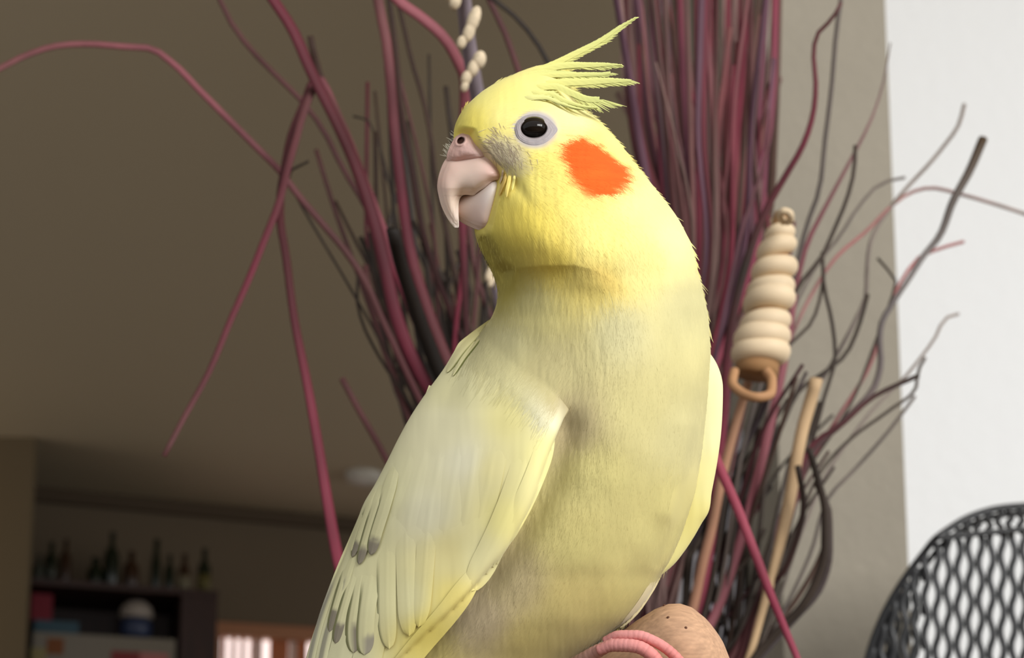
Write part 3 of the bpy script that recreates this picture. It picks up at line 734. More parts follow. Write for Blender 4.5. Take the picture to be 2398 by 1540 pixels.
WCOL = [(1150, 820, .80, .76, .42), (1050, 900, .77, .75, .44), (1040, 1000, .79, .77, .52), (900, 1150, .74, .73, .45), (950, 1400, .74, .72, .43), (1270, 1060, .85, .81, .38), (1190, 1210, .84, .79, .34),
        (1240, 1150, .84, .80, .40), (1090, 1080, .82, .81, .62), (1000, 1200, .80, .79, .58), (1120, 1300, .80, .77, .44), (1000, 1480, .80, .70, .20), (1060, 1400, .80, .70, .24), (1285, 960, .87, .86, .62), (1200, 980, .83, .78, .36), (1150, 1100, .82, .77, .40),  # palest anchor, at the wing's front corner, paints in a highlight
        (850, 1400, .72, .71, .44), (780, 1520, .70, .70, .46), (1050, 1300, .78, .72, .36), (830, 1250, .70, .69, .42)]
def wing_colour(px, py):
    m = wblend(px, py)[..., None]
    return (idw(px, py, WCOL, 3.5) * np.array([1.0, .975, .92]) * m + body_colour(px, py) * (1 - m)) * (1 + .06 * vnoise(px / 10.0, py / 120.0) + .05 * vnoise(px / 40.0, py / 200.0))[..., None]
ys = np.arange(748, 1761, 3.5)
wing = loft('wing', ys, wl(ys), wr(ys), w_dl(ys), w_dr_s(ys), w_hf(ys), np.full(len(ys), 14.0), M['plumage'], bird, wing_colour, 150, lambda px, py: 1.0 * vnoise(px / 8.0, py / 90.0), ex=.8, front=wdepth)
parent_mats[wing.name] = bird_inv = Matrix.Identity(4)
wing_parent = wing
parent_mats[wing.name] = Matrix.Identity(4)
GREY = (.26, .23, .17)
SLIT = (.20, .20, .09)  # grey of the inner web, dark enough to paint the gaps between feathers
def wf(name, shaft, hwid, lift, tip=None, **k): return feather(name, shaft, hwid, lift * .55, wdepth, wing_colour, bird, tip, **k)
wf('primary_feather', [(845, 1205), (790, 1345), (745, 1475), (722, 1580), (705, 1690)], 8, 2, (.3, (.42, .40, .30), 1))
wf('primary_feather', [(858, 1215), (805, 1370), (765, 1500), (740, 1640)], 10, 3, (.3, (.38, .36, .26), 1))
wf('primary_feather', [(880, 1300), (830, 1430), (795, 1540), (765, 1680)], 28, 4)
wf('primary_feather', [(930, 1330), (880, 1460), (850, 1580), (815, 1700)], 34, 5)
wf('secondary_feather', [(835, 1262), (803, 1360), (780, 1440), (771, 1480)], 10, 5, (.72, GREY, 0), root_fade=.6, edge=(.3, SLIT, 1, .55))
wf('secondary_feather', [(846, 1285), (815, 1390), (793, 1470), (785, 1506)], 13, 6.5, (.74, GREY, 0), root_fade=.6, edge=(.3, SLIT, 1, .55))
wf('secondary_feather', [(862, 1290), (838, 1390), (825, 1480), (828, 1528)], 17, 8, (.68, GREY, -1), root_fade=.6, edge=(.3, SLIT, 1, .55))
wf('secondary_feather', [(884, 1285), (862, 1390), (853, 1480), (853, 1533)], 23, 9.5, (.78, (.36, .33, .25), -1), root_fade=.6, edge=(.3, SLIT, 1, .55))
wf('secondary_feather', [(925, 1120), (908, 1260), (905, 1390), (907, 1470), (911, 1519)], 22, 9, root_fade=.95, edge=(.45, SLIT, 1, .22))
wf('secondary_feather', [(960, 1080), (950, 1220), (951, 1330), (955, 1430), (958, 1489)], 23, 9, root_fade=.98)
wf('secondary_feather', [(1015, 1080), (1002, 1220), (995, 1320), (987, 1410), (980, 1468)], 22, 9, root_fade=.98)
wf('secondary_feather', [(1150, 1285), (1060, 1420), (975, 1520), (900, 1615)], 27, 8)
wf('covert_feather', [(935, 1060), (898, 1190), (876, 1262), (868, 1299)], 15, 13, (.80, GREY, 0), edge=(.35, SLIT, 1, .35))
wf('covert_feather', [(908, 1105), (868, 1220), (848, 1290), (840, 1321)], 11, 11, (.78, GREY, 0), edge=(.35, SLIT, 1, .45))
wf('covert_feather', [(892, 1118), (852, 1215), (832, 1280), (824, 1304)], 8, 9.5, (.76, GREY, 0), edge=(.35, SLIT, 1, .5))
wf('covert_feather', [(890, 1140), (845, 1220), (822, 1290)], 6, 8)
for sh, hwid in (([(1015, 905), (962, 1060), (925, 1180), (905, 1290)], 22), ([(1045, 885), (990, 1070), (958, 1210), (940, 1330)], 26), ([(1078, 870), (1030, 1070), (1000, 1230), (985, 1350)], 28),
                 ([(1110, 860), (1072, 1060), (1045, 1220), (1025, 1345)], 29), ([(1145, 860), (1115, 1040), (1090, 1200), (1065, 1320)], 29), ([(1185, 880), (1160, 1040), (1130, 1180), (1095, 1290)], 28)):
    wf('covert_feather', sh, hwid * 1.12, 6, root_fade=.8, cup=1.2, tip_fade=0.0, mat=M['plumage'])
wf('covert_feather', [(1255, 930), (1232, 1070), (1180, 1220), (1100, 1384)], 31, 8, root_fade=.7, cup=2.5, tip_fade=.6, mat=M['plumage'])
wf('covert_feather', [(1296, 955), (1275, 1050), (1228, 1170), (1160, 1290)], 24, 9, root_fade=.6, cup=2.0, tip_fade=.6, mat=M['plumage'])
wf('scapular_feather', [(1143, 756), (1112, 787), (1080, 822), (1046, 872)], 9, 5, tipround=.3, edge=(.05, (.22, .22, .06), -1, .45))  # dark edges of both scapulars paint the shaded gaps between them
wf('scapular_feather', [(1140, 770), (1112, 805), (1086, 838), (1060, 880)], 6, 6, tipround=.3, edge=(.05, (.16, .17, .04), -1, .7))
# soft shoulder plumage running from the breast on to the wing
n = 9000
wx_ = rng.uniform(1060, 1340, n); wy_ = np.interp(wx_, [p[0] for p in SHOULDER], [p[1] for p in SHOULDER]) + rng.normal(20, 45, n)
k = (wx_ > wl(wy_) + 8) & (wx_ < wr(wy_) - 25) & (wy_ > 760)
wx_, wy_ = wx_[k], wy_[k]
def wflow(x, y):
    d = idw(x, y, [(1150, 800, -.45, .9), (1300, 950, -.55, .85), (1230, 900, -.6, .8)], 4.0)
    return d / np.linalg.norm(d, axis=1, keepdims=True)
strands('covert_plumage', wx_, wy_, 34.0, 1.3, .3, wing_colour(wx_, wy_), bird, depthfn=lambda x, y: np.minimum(wdepth(x, y), bdepth(x, y)), flowfn=wflow, jit=.08, off=.6)

# ---- far wing, showing along the right flank
RW = np.array([(815, 1610, 1652), (824, 1600, 1660), (840, 1600, 1672), (870, 1600, 1686), (910, 1600, 1693), (960, 1598, 1692), (1020, 1592, 1688), (1080, 1585, 1680), (1150, 1570, 1667), (1205, 1555, 1656), (1222, 1550, 1645), (1255, 1535, 1626), (1290, 1515, 1603), (1325, 1490, 1574), (1345, 1480, 1550), (1380, 1470, 1500)], float)
ys = np.arange(815, 1381, 3.0)
xl_, xr_ = ci(ys, RW[:, 0], RW[:, 1]), ci(ys, RW[:, 0], RW[:, 2])
far = ci(ys, [815, 900, 1100, 1380], [36, 20, 14, 40])
loft('wing', ys, xl_, xr_, far + 10, far, np.full(len(ys), 30.0), np.full(len(ys), 14.0), M['plumage'], bird,
     lambda px, py: idw(px, py, [(1680, 900, .82, .79, .44), (1670, 1000, .80, .77, .42), (1660, 1120, .78, .72, .32), (1630, 1220, .74, .66, .24), (1560, 1320, .74, .68, .28)]) * (1 + .06 * vnoise(px / 12, py / 60))[..., None], 80,
     lambda px, py: 2.5 * vnoise(px / 14, py / 70))
bc = lambda px, py: body_colour(px, py) * 1.03
feather('flank_feather', [(1628, 930), (1634, 1060), (1616, 1170), (1580, 1275)], 22, 1.5, bdepth, bc, bird, cup=2, mat=M['plumage'], root_fade=.7, tip_fade=.0)
feather('flank_feather', [(1600, 980), (1606, 1090), (1588, 1200), (1552, 1310)], 24, 1.5, bdepth, bc, bird, cup=2, mat=M['plumage'], root_fade=.7, tip_fade=.0)
feather('vent_feather', [(1556, 1325), (1527, 1372), (1492, 1425), (1452, 1470)], 9, 3, bdepth, lambda px, py: np.tile(np.array([.66, .57, .34]), px.shape + (1,)), bird, cup=2, mat=M['plumage'], root_fade=.5, tipround=.4)
# nape: small feather tips standing off the outline
n = 260
ny_ = rng.uniform(520, 830, n); nx_ = br(ny_) - rng.uniform(2, 14, n)
strands('nape_feather', nx_, ny_, 30.0, 4.0, 0.0, body_colour(nx_, ny_), bird, depthfn=lambda x, y: D0 + boff(y) * S0 - 12 * S0 + 0 * x,
        flowfn=lambda x, y: (lambda d: d / np.linalg.norm(d, axis=1, keepdims=True))(np.stack([np.interp(y, [500, 600, 700, 830], [.62, .42, .28, .12]), 1 + 0 * y], 1)), jit=.12)

# ---- crest
def crest(shaft, up, lo, tipw, off, nb=190, ragged=.2, angle=22, tipcut=0.0, base_col=(.93, .87, .28), tip_col=(.63, .66, .24)):
    """crest feather made of separate barbs on a curved shaft; up/lo = vane widths (px) above and below"""
    s, Ln = spline(shaft, 80); t = np.linspace(0, 1, 80)
    tan = np.gradient(s, axis=0); tan /= np.linalg.norm(tan, axis=1)[:, None] + 1e-9
    V, Fc, C = [], [], []
    def quadstrip(pts_px, wid, dep, cols):
        b = len(V)
        pts_px = np.asarray(pts_px); tg = np.gradient(pts_px, axis=0); tg /= np.linalg.norm(tg, axis=1)[:, None] + 1e-9
        for i in range(len(pts_px)):
            for sg in (-1, 1):
                V.append(P(pts_px[i, 0] - sg * tg[i, 1] * wid[i], pts_px[i, 1] + sg * tg[i, 0] * wid[i], dep[i])); C.append(cols[i])
        for i in range(len(pts_px) - 1): Fc.append([b + 2 * i, b + 2 * i + 1, b + 2 * i + 3, b + 2 * i + 2])
    bcol, tcol = np.array(base_col), np.array(tip_col)
    rt_ = .15 + .85 * sstep(0, .3, t); wu = np.interp(t, np.linspace(0, 1, len(up)), up) * rt_; wl_ = np.interp(t, np.linspace(0, 1, len(lo)), lo) * rt_
    sink = 26 * (1 - sstep(.0, .38, t))                      # the root lies under the crown feathers
    nvv = 7; fr = np.linspace(-1, .62, nvv); b = 0
    for i in range(80):
        for q in fr:
            w = (q * wu[i] if q < 0 else q * wl_[i]); h = 2.0 * (1 - q * q)
            V.append(P(s[i, 0] - tan[i, 1] * w, s[i, 1] + tan[i, 0] * w, D0 + (off - h + sink[i]) * S0))
            C.append((bcol * (1 - t[i]) + tcol * t[i]) * (1 + .05 * math.sin(t[i] * 400 + q * 9)))
    Fc += grid_faces(80, nvv, False).tolist()
    for side, wv in ((-1, wu), (1, wl_)):
        for i in range(nb if side == 1 else nb // 3):
            u = (i + rng.random()) / (nb if side == 1 else nb // 3)
            k = int(u * 79); w = wv[k]
            if rng.random() < .10 * u: continue
            nx = np.array([-tan[k, 1], tan[k, 0]]) * side
            a = math.radians(angle + rng.normal(0, 3.0))
            L = w / math.sin(a) * (1 + rng.normal(0, ragged * .35))
            d0 = tan[k] * math.cos(a) + nx * math.sin(a)
            q = np.linspace(.25, 1, 5)[:, None]
            pts = s[k] + d0 * L * q + tan[k] * L * .10 * q**2
            mix = np.clip(u + .1 * q, 0, 1); cc = (bcol * (1 - mix) + tcol * mix) * rng.uniform(.95, 1.05)
            quadstrip(pts, np.array([1.2, 1.5, 1.3, .9, .3]), D0 + (off - .4 + 1.5 * q[:, 0]**2 + rng.normal(0, .4) + sink[k]) * S0, cc)
    o = mesh_obj('crest_feather', np.array(V), Fc, M['plumage'], bird, np.array(C))
    return o
crest([(1170, 200), (1235, 168), (1285, 150), (1345, 122), (1405, 92), (1450, 62), (1489, 40)], [10, 4, 3, 3, 3, 2, 1], [14, 16, 18, 16, 14, 9, 3], 3, -20)
crest([(1165, 212), (1225, 180), (1290, 156), (1350, 149), (1410, 149), (1457, 152)], [8, 8, 5, 4, 3, 1], [12, 14, 16, 16, 13, 2], 3, -34)
crest([(1175, 220), (1230, 192), (1290, 173), (1350, 173), (1400, 173), (1430, 170)], [8, 6, 4, 4, 4, 3], [12, 12, 14, 12, 9, 6], 3, -48)
crest([(1185, 225), (1240, 205), (1300, 192), (1370, 188), (1430, 186), (1479, 187)], [8, 8, 6, 5, 4, 1], [12, 14, 17, 18, 15, 7], 3, -60)
crest([(1190, 230), (1245, 208), (1300, 200), (1340, 214), (1375, 227), (1404, 229)], [8, 8, 6, 4, 3, 2], [10, 12, 14, 17, 19, 17], 8, -70)
crest([(1185, 245), (1240, 220), (1285, 218), (1325, 235), (1370, 249), (1400, 252)], [8, 8, 6, 4, 3, 1], [8, 10, 12, 11, 6, 2], 5, -80, base_col=(.90, .86, .30))
crest([(1180, 258), (1230, 232), (1275, 228), (1310, 240), (1345, 252), (1368, 257)], [8, 8, 6, 4, 3, 1], [8, 8, 8, 7, 4, 1], 5, -88, base_col=(.90, .86, .34))
crest([(1160, 225), (1210, 190), (1260, 172), (1310, 168), (1350, 170)], [8, 7, 5, 3, 1], [10, 12, 13, 10, 4], 4, -42)

# ---- feathers at the gape
for sh, hwid, c in (([(1184, 398), (1182, 420), (1174, 440), (1168, 458)], 4.5, (.80, .56, .14)), ([(1195, 402), (1192, 425), (1187, 448), (1186, 462)], 5.5, (.90, .72, .20)), ([(1178, 392), (1176, 410), (1170, 430)], 3, (.62, .48, .30)), ([(1206, 405), (1203, 425), (1199, 445)], 4, (.88, .78, .24))):
    feather('gape_feather', sh, hwid * .8, 9, bdepth, lambda px, py, c=c: np.tile(np.array(c), px.shape + (1,)), bird, nu=24, nv=7, mat=M['plumage'], cup=.6, tipround=.45)

# ---- foot, tail
def tubep(name, path, rad, mat, parent, cols, nr=16, flat=1.0, n=70, ring=0.0, ringn=0):
    s, Ln = spline(path, n); r = np.interp(np.linspace(0, 1, n), np.linspace(0, 1, len(rad)), rad) * S0
    t = np.linspace(0, 1, n)
    if ring: r = r * (1 + ring * np.abs(np.sin(t * ringn * math.pi)))
    v, f = tube_geo(P(s[:, 0], s[:, 1], D0 + s[:, 2] * S0), r, nr, flat)
    c = np.asarray(cols, float)
    cc = np.stack([np.interp(t, np.linspace(0, 1, len(c)), c[:, k]) for k in range(3)], 1)
    if ring: cc = cc * (1 - .14 * (np.sin(t * ringn * math.pi)**2 < .12))[:, None]
    return mesh_obj(name, v, f, mat, parent, np.repeat(cc, nr, 0))
PINK = [(.62, .26, .24), (.74, .32, .30), (.70, .24, .22), (.66, .24, .21)]
leg = tubep('leg', [(1310, 1575, -40), (1358, 1548, -95), (1400, 1524, -132), (1440, 1504, -158)], [18, 17, 16, 13], M['skin'], bird, [(.36, .25, .17), (.40, .25, .18), (.54, .29, .24), (.66, .34, .30)], ring=.05, ringn=12)  # darkened towards the belly, painting in the shade of its feathers
toe_a = tubep('toe', [(1415, 1500, -140), (1450, 1487, -158), (1490, 1487, -172), (1530, 1500, -180), (1570, 1526, -184), (1602, 1562, -180), (1622, 1605, -160)], [9, 12, 12, 12, 12, 12, 10], M['skin'], bird, PINK, ring=.06, ringn=22)
toe_b = tubep('toe', [(1400, 1522, -150), (1440, 1510, -168), (1490, 1513, -188), (1525, 1532, -194), (1550, 1566, -190), (1562, 1605, -176)], [12, 15, 15, 15, 14, 12], M['skin'], bird, PINK, ring=.06, ringn=20)
parent_mats[toe_a.name] = parent_mats[toe_b.name] = Matrix.Identity(4)
tubep('claw', [(1620, 1602, -160), (1630, 1625, -150), (1630, 1650, -136)], [8, 6, 1], M['horn'], toe_a, [(.4, .3, .27), (.3, .22, .2)], n=20)
tubep('claw', [(1562, 1602, -176), (1566, 1628, -166), (1560, 1652, -150)], [9, 7, 1], M['horn'], toe_b, [(.4, .3, .27), (.3, .22, .2)], n=20)
for k in range(4):
    tubep('tail_feather', [(760 - k * 14, 1780, 40 + k * 3), (620 - k * 10, 2150, 90 + k * 3), (470 + k * 16, 2700, 150 + k * 3)], [20, 34, 30, 6], M['plumage'], bird, [(.74, .72, .4), (.70, .68, .44)], flat=.12, n=40)

# ------------------------------------------------------------------ perch on a stand
pe = empty('perch', (0, 0.3, TZ), 'thick round-ended wooden perch rod under the bird, bottom centre', 'perch')
ax0, ax1 = P(1630, 1506, 0.2825), P(1030, 1938, 0.306)
n = 84
axis = ax1 - ax0; L = np.linalg.norm(axis); axis /= L
u = np.cross(axis, UP); u /= np.linalg.norm(u); w_ = np.cross(u, axis)
R = 0.0127
prof = [(0.0, -0.0052), (.35, -0.0050), (.62, -0.0040), (.80, -0.0024), (.92, -0.0002), (.98, .0030), (1.0, .008)] + [(1.0 + .01 * math.sin(k), .008 + (L - .008) * k / 14) for k in range(1, 15)]
th = np.linspace(0, 2 * math.pi, n, endpoint=False)
V = np.array([ax0 + axis * z + R * r * (np.cos(t) * u + np.sin(t) * w_) * (1 + .012 * math.sin(3 * t + z * 300)) for r, z in prof for t in th])
zc_ = np.repeat([z for r, z in prof], n)
cl = np.where((zc_ < .001)[:, None], np.array([[.56, .34, .21]]), np.array([[.50, .31, .19]])) * (1 + .15 * rng.normal(0, .3, (len(V), 1)))
mesh_obj('rod', V, grid_faces(len(prof), n).tolist() + [list(range((len(prof) - 1) * n, len(prof) * n))], M['perch'], pe, cl)
from mathutils.bvhtree import BVHTree
tree = BVHTree.FromPolygons([Vector(p) for p in V], grid_faces(len(prof), n).tolist())
kn = []
for (x, y) in ((1643, 1412), (1565, 1446), (1556, 1418), (1606, 1470)):
    hit = tree.ray_cast(Vector(CAM), Vector(ray(x, y)).normalized())[0]
    if hit is not None:
        kn.append(uv_sphere(np.array(hit) + ray(x, y) * 0.00022, 0.00042, 10))
if kn:
    v, f = merge(kn); o = mesh_obj('knot', v, f, material('knot_brown', lin(96, 62, 44), .8), pe); o['kind'] = 'stuff'
pp = ax0 + axis * (L * .9)
lathe('post', [(0.012, TZ + .02), (0.010, TZ + .06), (0.010, pp[2])], (pp[0], pp[1], 0), M['table'], pe, 18)
lathe('base', [(0.06, TZ + .001), (0.06, TZ + .015), (0.02, TZ + .022)], (pp[0], pp[1], 0), M['table'], pe, 28)

# ------------------------------------------------------------------ dried bouquet behind the bird
MAG, DKR, ROSE, BRN, PNK, GRY, DRK = lin(136, 38, 64), lin(90, 30, 38), lin(152, 90, 90), lin(96, 68, 54), lin(182, 94, 108), lin(112, 101, 94), lin(62, 51, 43)
def stem(name, path, wid, d, cols, label=None, cat='grass blade', group=None, flat=.3, twist=0.0, n=46, to_vase=True, taper=(.9, 1, .7), parent=None, nr=7, tone=None):
    """one stem: path in photo pixels, run on into the vase; d = distance (or one per end)"""
    path = [tuple(p) for p in path]
    d0, d1 = d if isinstance(d, tuple) else (d, d)
    dep = np.linspace(d0, d1, len(path))
    pts = [(x, y, z) for (x, y), z in zip(path, dep)]
    if to_vase:
        a = rng.uniform(0, 2 * math.pi); rr = rng.uniform(0, 26)
        pts.append((1500 + rr * math.cos(a) * 3, 1800, 0.56 + rr * .0006 * math.sin(a)))
        pts.append((1500 + rr * math.cos(a) * 2, 1980, 0.56))
    s, Ln = spline(pts, n); t = np.linspace(0, 1, n)
    tp = np.interp(t, np.linspace(0, 1, len(taper)), taper)
    rad = wid / 2 * s[:, 2] / F * tp
    tw = twist * np.sin(t * 5 + rng.uniform(0, 6)) if twist else 0.0
    v, f = tube_geo(P(s[:, 0], s[:, 1], s[:, 2]), rad, nr, flat, tw)
    c = np.asarray(cols, float)
    if c.ndim == 1: c = c[None]
    lum = c.mean(1, keepdims=True); c = (c * .82 + lum * np.array([[1.1, .95, .85]]) * .18) * (tone or (.70 if name == 'grass_blade' else .95))
    cc = np.stack([np.interp(t, np.linspace(0, 1, len(c)), c[:, k]) for k in range(3)], 1)
    cc *= (1 + .35 * vnoise(t * Ln / 70 + rng.uniform(0, 200), 0 * t + rng.uniform(0, 200)))[:, None]
    o = mesh_obj(name, v, f, M['attr'], parent, np.repeat(cc, nr, 0))
    if label: tag(o, label, cat, group)
    return o
G = 'dried grasses and twigs in the vase'
B = lambda *a, **k: stem('grass_blade', *a, **k)
B([(-60, 190), (0, 160), (60, 130), (130, 108), (200, 103), (300, 110), (350, 113), (400, 145), (470, 215), (540, 285), (600, 345), (650, 395), (700, 460), (760, 530), (810, 590), (850, 650), (900, 760), (980, 930), (1150, 1250)], 17, (.50, .55), [ROSE * .75, PNK * .8, ROSE * .5, DKR, ROSE * .7, ROSE * .6], 'long rosy grass blade arching over to the left picture edge', group=G, n=90)
B([(600, -60), (640, 0), (680, 60), (730, 170), (790, 290), (830, 380), (870, 500), (900, 620), (930, 750), (970, 850), (1060, 1000), (1250, 1350)], 34, (.50, .56), [MAG * .9, DKR, MAG * .8, MAG, DKR, MAG], 'broad dark crimson grass blade leaning in from the top left', group=G, twist=.5, n=70)
B([(726, 84), (738, 140), (768, 225), (800, 300), (850, 420), (905, 560), (960, 720), (1050, 920), (1250, 1350)], 18, (.52, .56), [BRN * .8, DKR, DKR * .8, MAG * .8], 'short brown-tipped grass blade lying along the broad crimson one', group=G)
B([(800, 1345), (785, 1275), (770, 1190), (745, 1040), (720, 900), (690, 750), (670, 600), (656, 500), (658, 450), (668, 390), (682, 320), (712, 245), (742, 180), (790, 270), (850, 420), (920, 600), (1020, 850), (1250, 1350)], 25, (.47, .55), [MAG * 1.2, MAG, DKR, DKR, PNK * 1.05, MAG, DKR, DKR, DKR, MAG], 'folded pink grass blade bent down beside the wing', group=G, n=110, twist=.4, taper=(1.2, .8, .8, 1.1, .9, .8))
B([(384, 1068), (430, 980), (490, 870), (540, 750), (580, 660), (620, 560), (655, 470), (672, 400), (692, 330), (716, 250), (744, 196), (780, 250), (840, 400), (915, 610), (1030, 860), (1250, 1350)], 19, (.47, .55), [ROSE * .6, MAG * .8, ROSE * .6, MAG, DKR, MAG, MAG], 'thin red blade drooping down to the lower left', group=G, n=80, taper=(.7, 1, 1, .5, .6))
B([(500, -40), (515, 0), (545, 60), (600, 130), (660, 190), (710, 240), (760, 310), (800, 390), (860, 490), (930, 660), (1050, 930), (1250, 1350)], 14, (.56, .56), [ROSE * .45, ROSE * .5, DKR * .9, ROSE * .5], 'dull rose blade crossing behind the folded pink blade', group=G)
B([(880, -50), (885, 0), (905, 100), (915, 200), (925, 320), (940, 450), (955, 560), (1000, 720), (1080, 920), (1280, 1350)], 28, (.53, .56), [ROSE * .8, MAG * .9, ROSE * .8, MAG, DKR], 'upright rose grass blade, first right of the broad crimson blade', group=G, twist=.3)
B([(905, -40), (915, 30), (930, 150), (940, 260), (965, 400), (985, 520), (1020, 640), (1075, 780), (1300, 1350)], 15, (.55, .56), [BRN * .6, DKR * .8, BRN * .6], 'dark brown blade close along the upright rose blade', group=G)
B([(890, -50), (930, 0), (985, 40), (1040, 90), (1070, 140), (1088, 190), (1088, 250), (1080, 340), (1085, 600), (1110, 900), (1350, 1400)], 27, (.49, .56), [PNK * .9, PNK, MAG, ROSE * .4, ROSE * .4, ROSE * .4, ROSE * .4, ROSE * .4], 'bright pink blade curving across to the grey budded twig', group=G, n=90, taper=(1, 1, .5, .45, .45, .45))
B([(925, -20), (945, 60), (963, 140), (990, 230), (1010, 330), (1020, 420), (1040, 520), (1070, 660), (1130, 850), (1320, 1380)], 12, (.57, .56), [BRN * .6, BRN * .8, DKR * .8], 'thin brown blade behind the bird\'s beak', group=G)
B([(1130, -50), (1145, 0), (1175, 60), (1205, 140), (1225, 200), (1260, 320), (1330, 700), (1450, 1300)], 16, (.55, .56), [ROSE * .5, DKR * 1.2, ROSE * .5], 'dull red blade running down to the bird\'s crown', group=G)
B([(1130, -20), (1160, 2), (1205, 38), (1250, 90), (1285, 150), (1320, 240), (1380, 700), (1480, 1300)], 13, (.55, .56), [DRK, DRK * .8, ROSE * .5, ROSE * .4], 'dark arched blade above the bird\'s crown', group=G)
B([(740, 350), (780, 480), (830, 620), (880, 760), (935, 900), (1050, 1100), (1250, 1400)], 12, (.60, .57), [ROSE * .45], 'faint rose blade left of the thicket, low beside the broad crimson blade', group=G)
B([(785, 470), (830, 560), (870, 640), (905, 770), (1000, 1000), (1250, 1400)], 9, (.60, .57), [BRN * .6], 'thin brown blade under the arching rosy blade', group=G)
B([(800, 885), (840, 960), (880, 1030), (910, 1085), (1000, 1220), (1250, 1500)], 17, (.56, .57), [ROSE * .55, DKR * 1.1, DKR], 'short red blade pointing up left just beside the wing', group=G)
B([(855, 620), (870, 720), (910, 850), (950, 960), (1050, 1150), (1280, 1450)], 16, (.57, .57), [ROSE * .5, ROSE * .6, MAG * .6], 'rose blade low in the thicket left of the bird\'s shoulder', group=G)
B([(1086, 560), (1082, 640), (1068, 760), (1062, 900), (1150, 1200), (1350, 1500)], 13, (.55, .57), [MAG * 1.6, MAG * 1.1, DKR], 'small bright magenta blade under the bird\'s beak', group=G)
TW = lambda *a, **k: stem('dried_twig', *a, cat='twig', flat=k.pop('flat', .9), **k)
TW([(828, 272), (842, 264), (858, 276), (872, 300), (900, 380), (930, 520), (1000, 760), (1250, 1400)], 6, (.60, .57), [DRK * 1.2, DRK, BRN * .5], 'hair-thin twig with a small hooked tip above the thicket', group=G)
TW([(722, 378), (695, 392), (668, 408), (700, 470), (800, 640), (950, 900), (1250, 1400)], 7, (.54, .57), [DRK * 1.1, BRN * .5], 'tiny dark curled twig where the arching and folded blades cross', group=G)
TW([(838, 640), (836, 700), (850, 760), (885, 830), (950, 930), (1100, 1150), (1300, 1450)], 8, (.55, .57), [DRK, DRK, BRN * .6], 'dark bowed twig at the left rim of the thicket', group=G)
TW([(918, 538), (935, 610), (965, 700), (1000, 800), (1045, 910), (1120, 1060), (1320, 1450)], 38, (.47, .55), [DRK * .3, DRK * .3, DRK * .4], 'thick blackish cut stick left of the bird\'s neck', group=G, taper=(.8, 1.1, 1.2, .8), flat=.8)
for k in range(38):                                             # thicket left of the neck
    x0_ = rng.uniform(840, 1140); y0_ = rng.uniform(120, 620) if k < 22 else rng.uniform(480, 720); lean = (1180 - x0_) * .32 + rng.normal(0, 40)
    y1_ = rng.uniform(820, 980); xm = x0_ + lean * .5 + rng.normal(0, 22)
    c = DRK * rng.uniform(.6, 1.2) if k >= 26 else [ROSE * .42, ROSE * .5, BRN * .55, DRK, DRK * 1.3, MAG * .55, GRY * .45][rng.integers(0, 7)]
    stem('dried_twig', [(x0_, y0_), (xm, (y0_ + y1_) / 2), (x0_ + lean, y1_), (1250 + rng.uniform(-60, 60), 1350)], rng.uniform(7, 15), (rng.uniform(.54, .66), .58), [c * .8, c], ('tall ' if y0_ < 370 else ('mid-height ' if y0_ < 560 else 'low ')) + ('dark' if c.sum() < .12 else 'reddish-brown') + ' twig of the thicket left of the neck, ' + ('near the broad crimson blade' if x0_ < 940 else ('near the blackish stick' if x0_ < 1040 else 'near the beak')), 'twig', 'thicket twigs left of the neck', flat=.7, n=30, nr=6)
# grey twig with cream buds
bt = empty('budded_twig', P(1100, 150, .47), 'thick grey-purple twig with cream buds rising behind the bird\'s crown', 'twig', G)
stem('twig_stem', [(1075, -60), (1086, 0), (1094, 80), (1108, 170), (1124, 260), (1150, 480), (1165, 660), (1250, 1000), (1400, 1500)], 36, (.46, .55), [lin(146, 132, 142), lin(110, 98, 108)], parent=bt, flat=1.0, taper=(1, .9, .8), nr=10)
def blob(c, rx, ry, d, ang=0.0):
    v, f = uv_sphere((0, 0, 0), 1, 16); s = d / F
    a = np.array([math.cos(ang), math.sin(ang)])
    X = v[:, 0] * rx * s; Y = v[:, 2] * ry * s; Z = v[:, 1] * min(rx, ry) * s
    o = P(c[0], c[1], d)
    return o + (X * a[0] - Y * a[1])[:, None] * RT + (X * a[1] + Y * a[0])[:, None] * UP + Z[:, None] * FW, f
BUD = material('cream_bud', lin(214, 196, 166), .8, noise=(500, .25, (1, 1, 1)))
for grp in ([(1066, 4, 12, 14), (1052, -10, 9, 9)], [(1109, 46, 13, 23), (1098, 76, 12, 17), (1081, 100, 10, 11), (1090, 88, 8, 10)], [(1122, 141, 14, 15), (1108, 160, 12, 15), (1092, 183, 11, 12), (1088, 203, 8, 9)], [(1146, 640, 8, 14), (1150, 660, 7, 10)]):
    v, f = merge([blob((a, b), rx * 1.15, ry * 1.45, .458 if b < 300 else .483, -.35) for a, b, rx, ry in grp])
    mesh_obj('bud_cluster', v, f, BUD, bt)

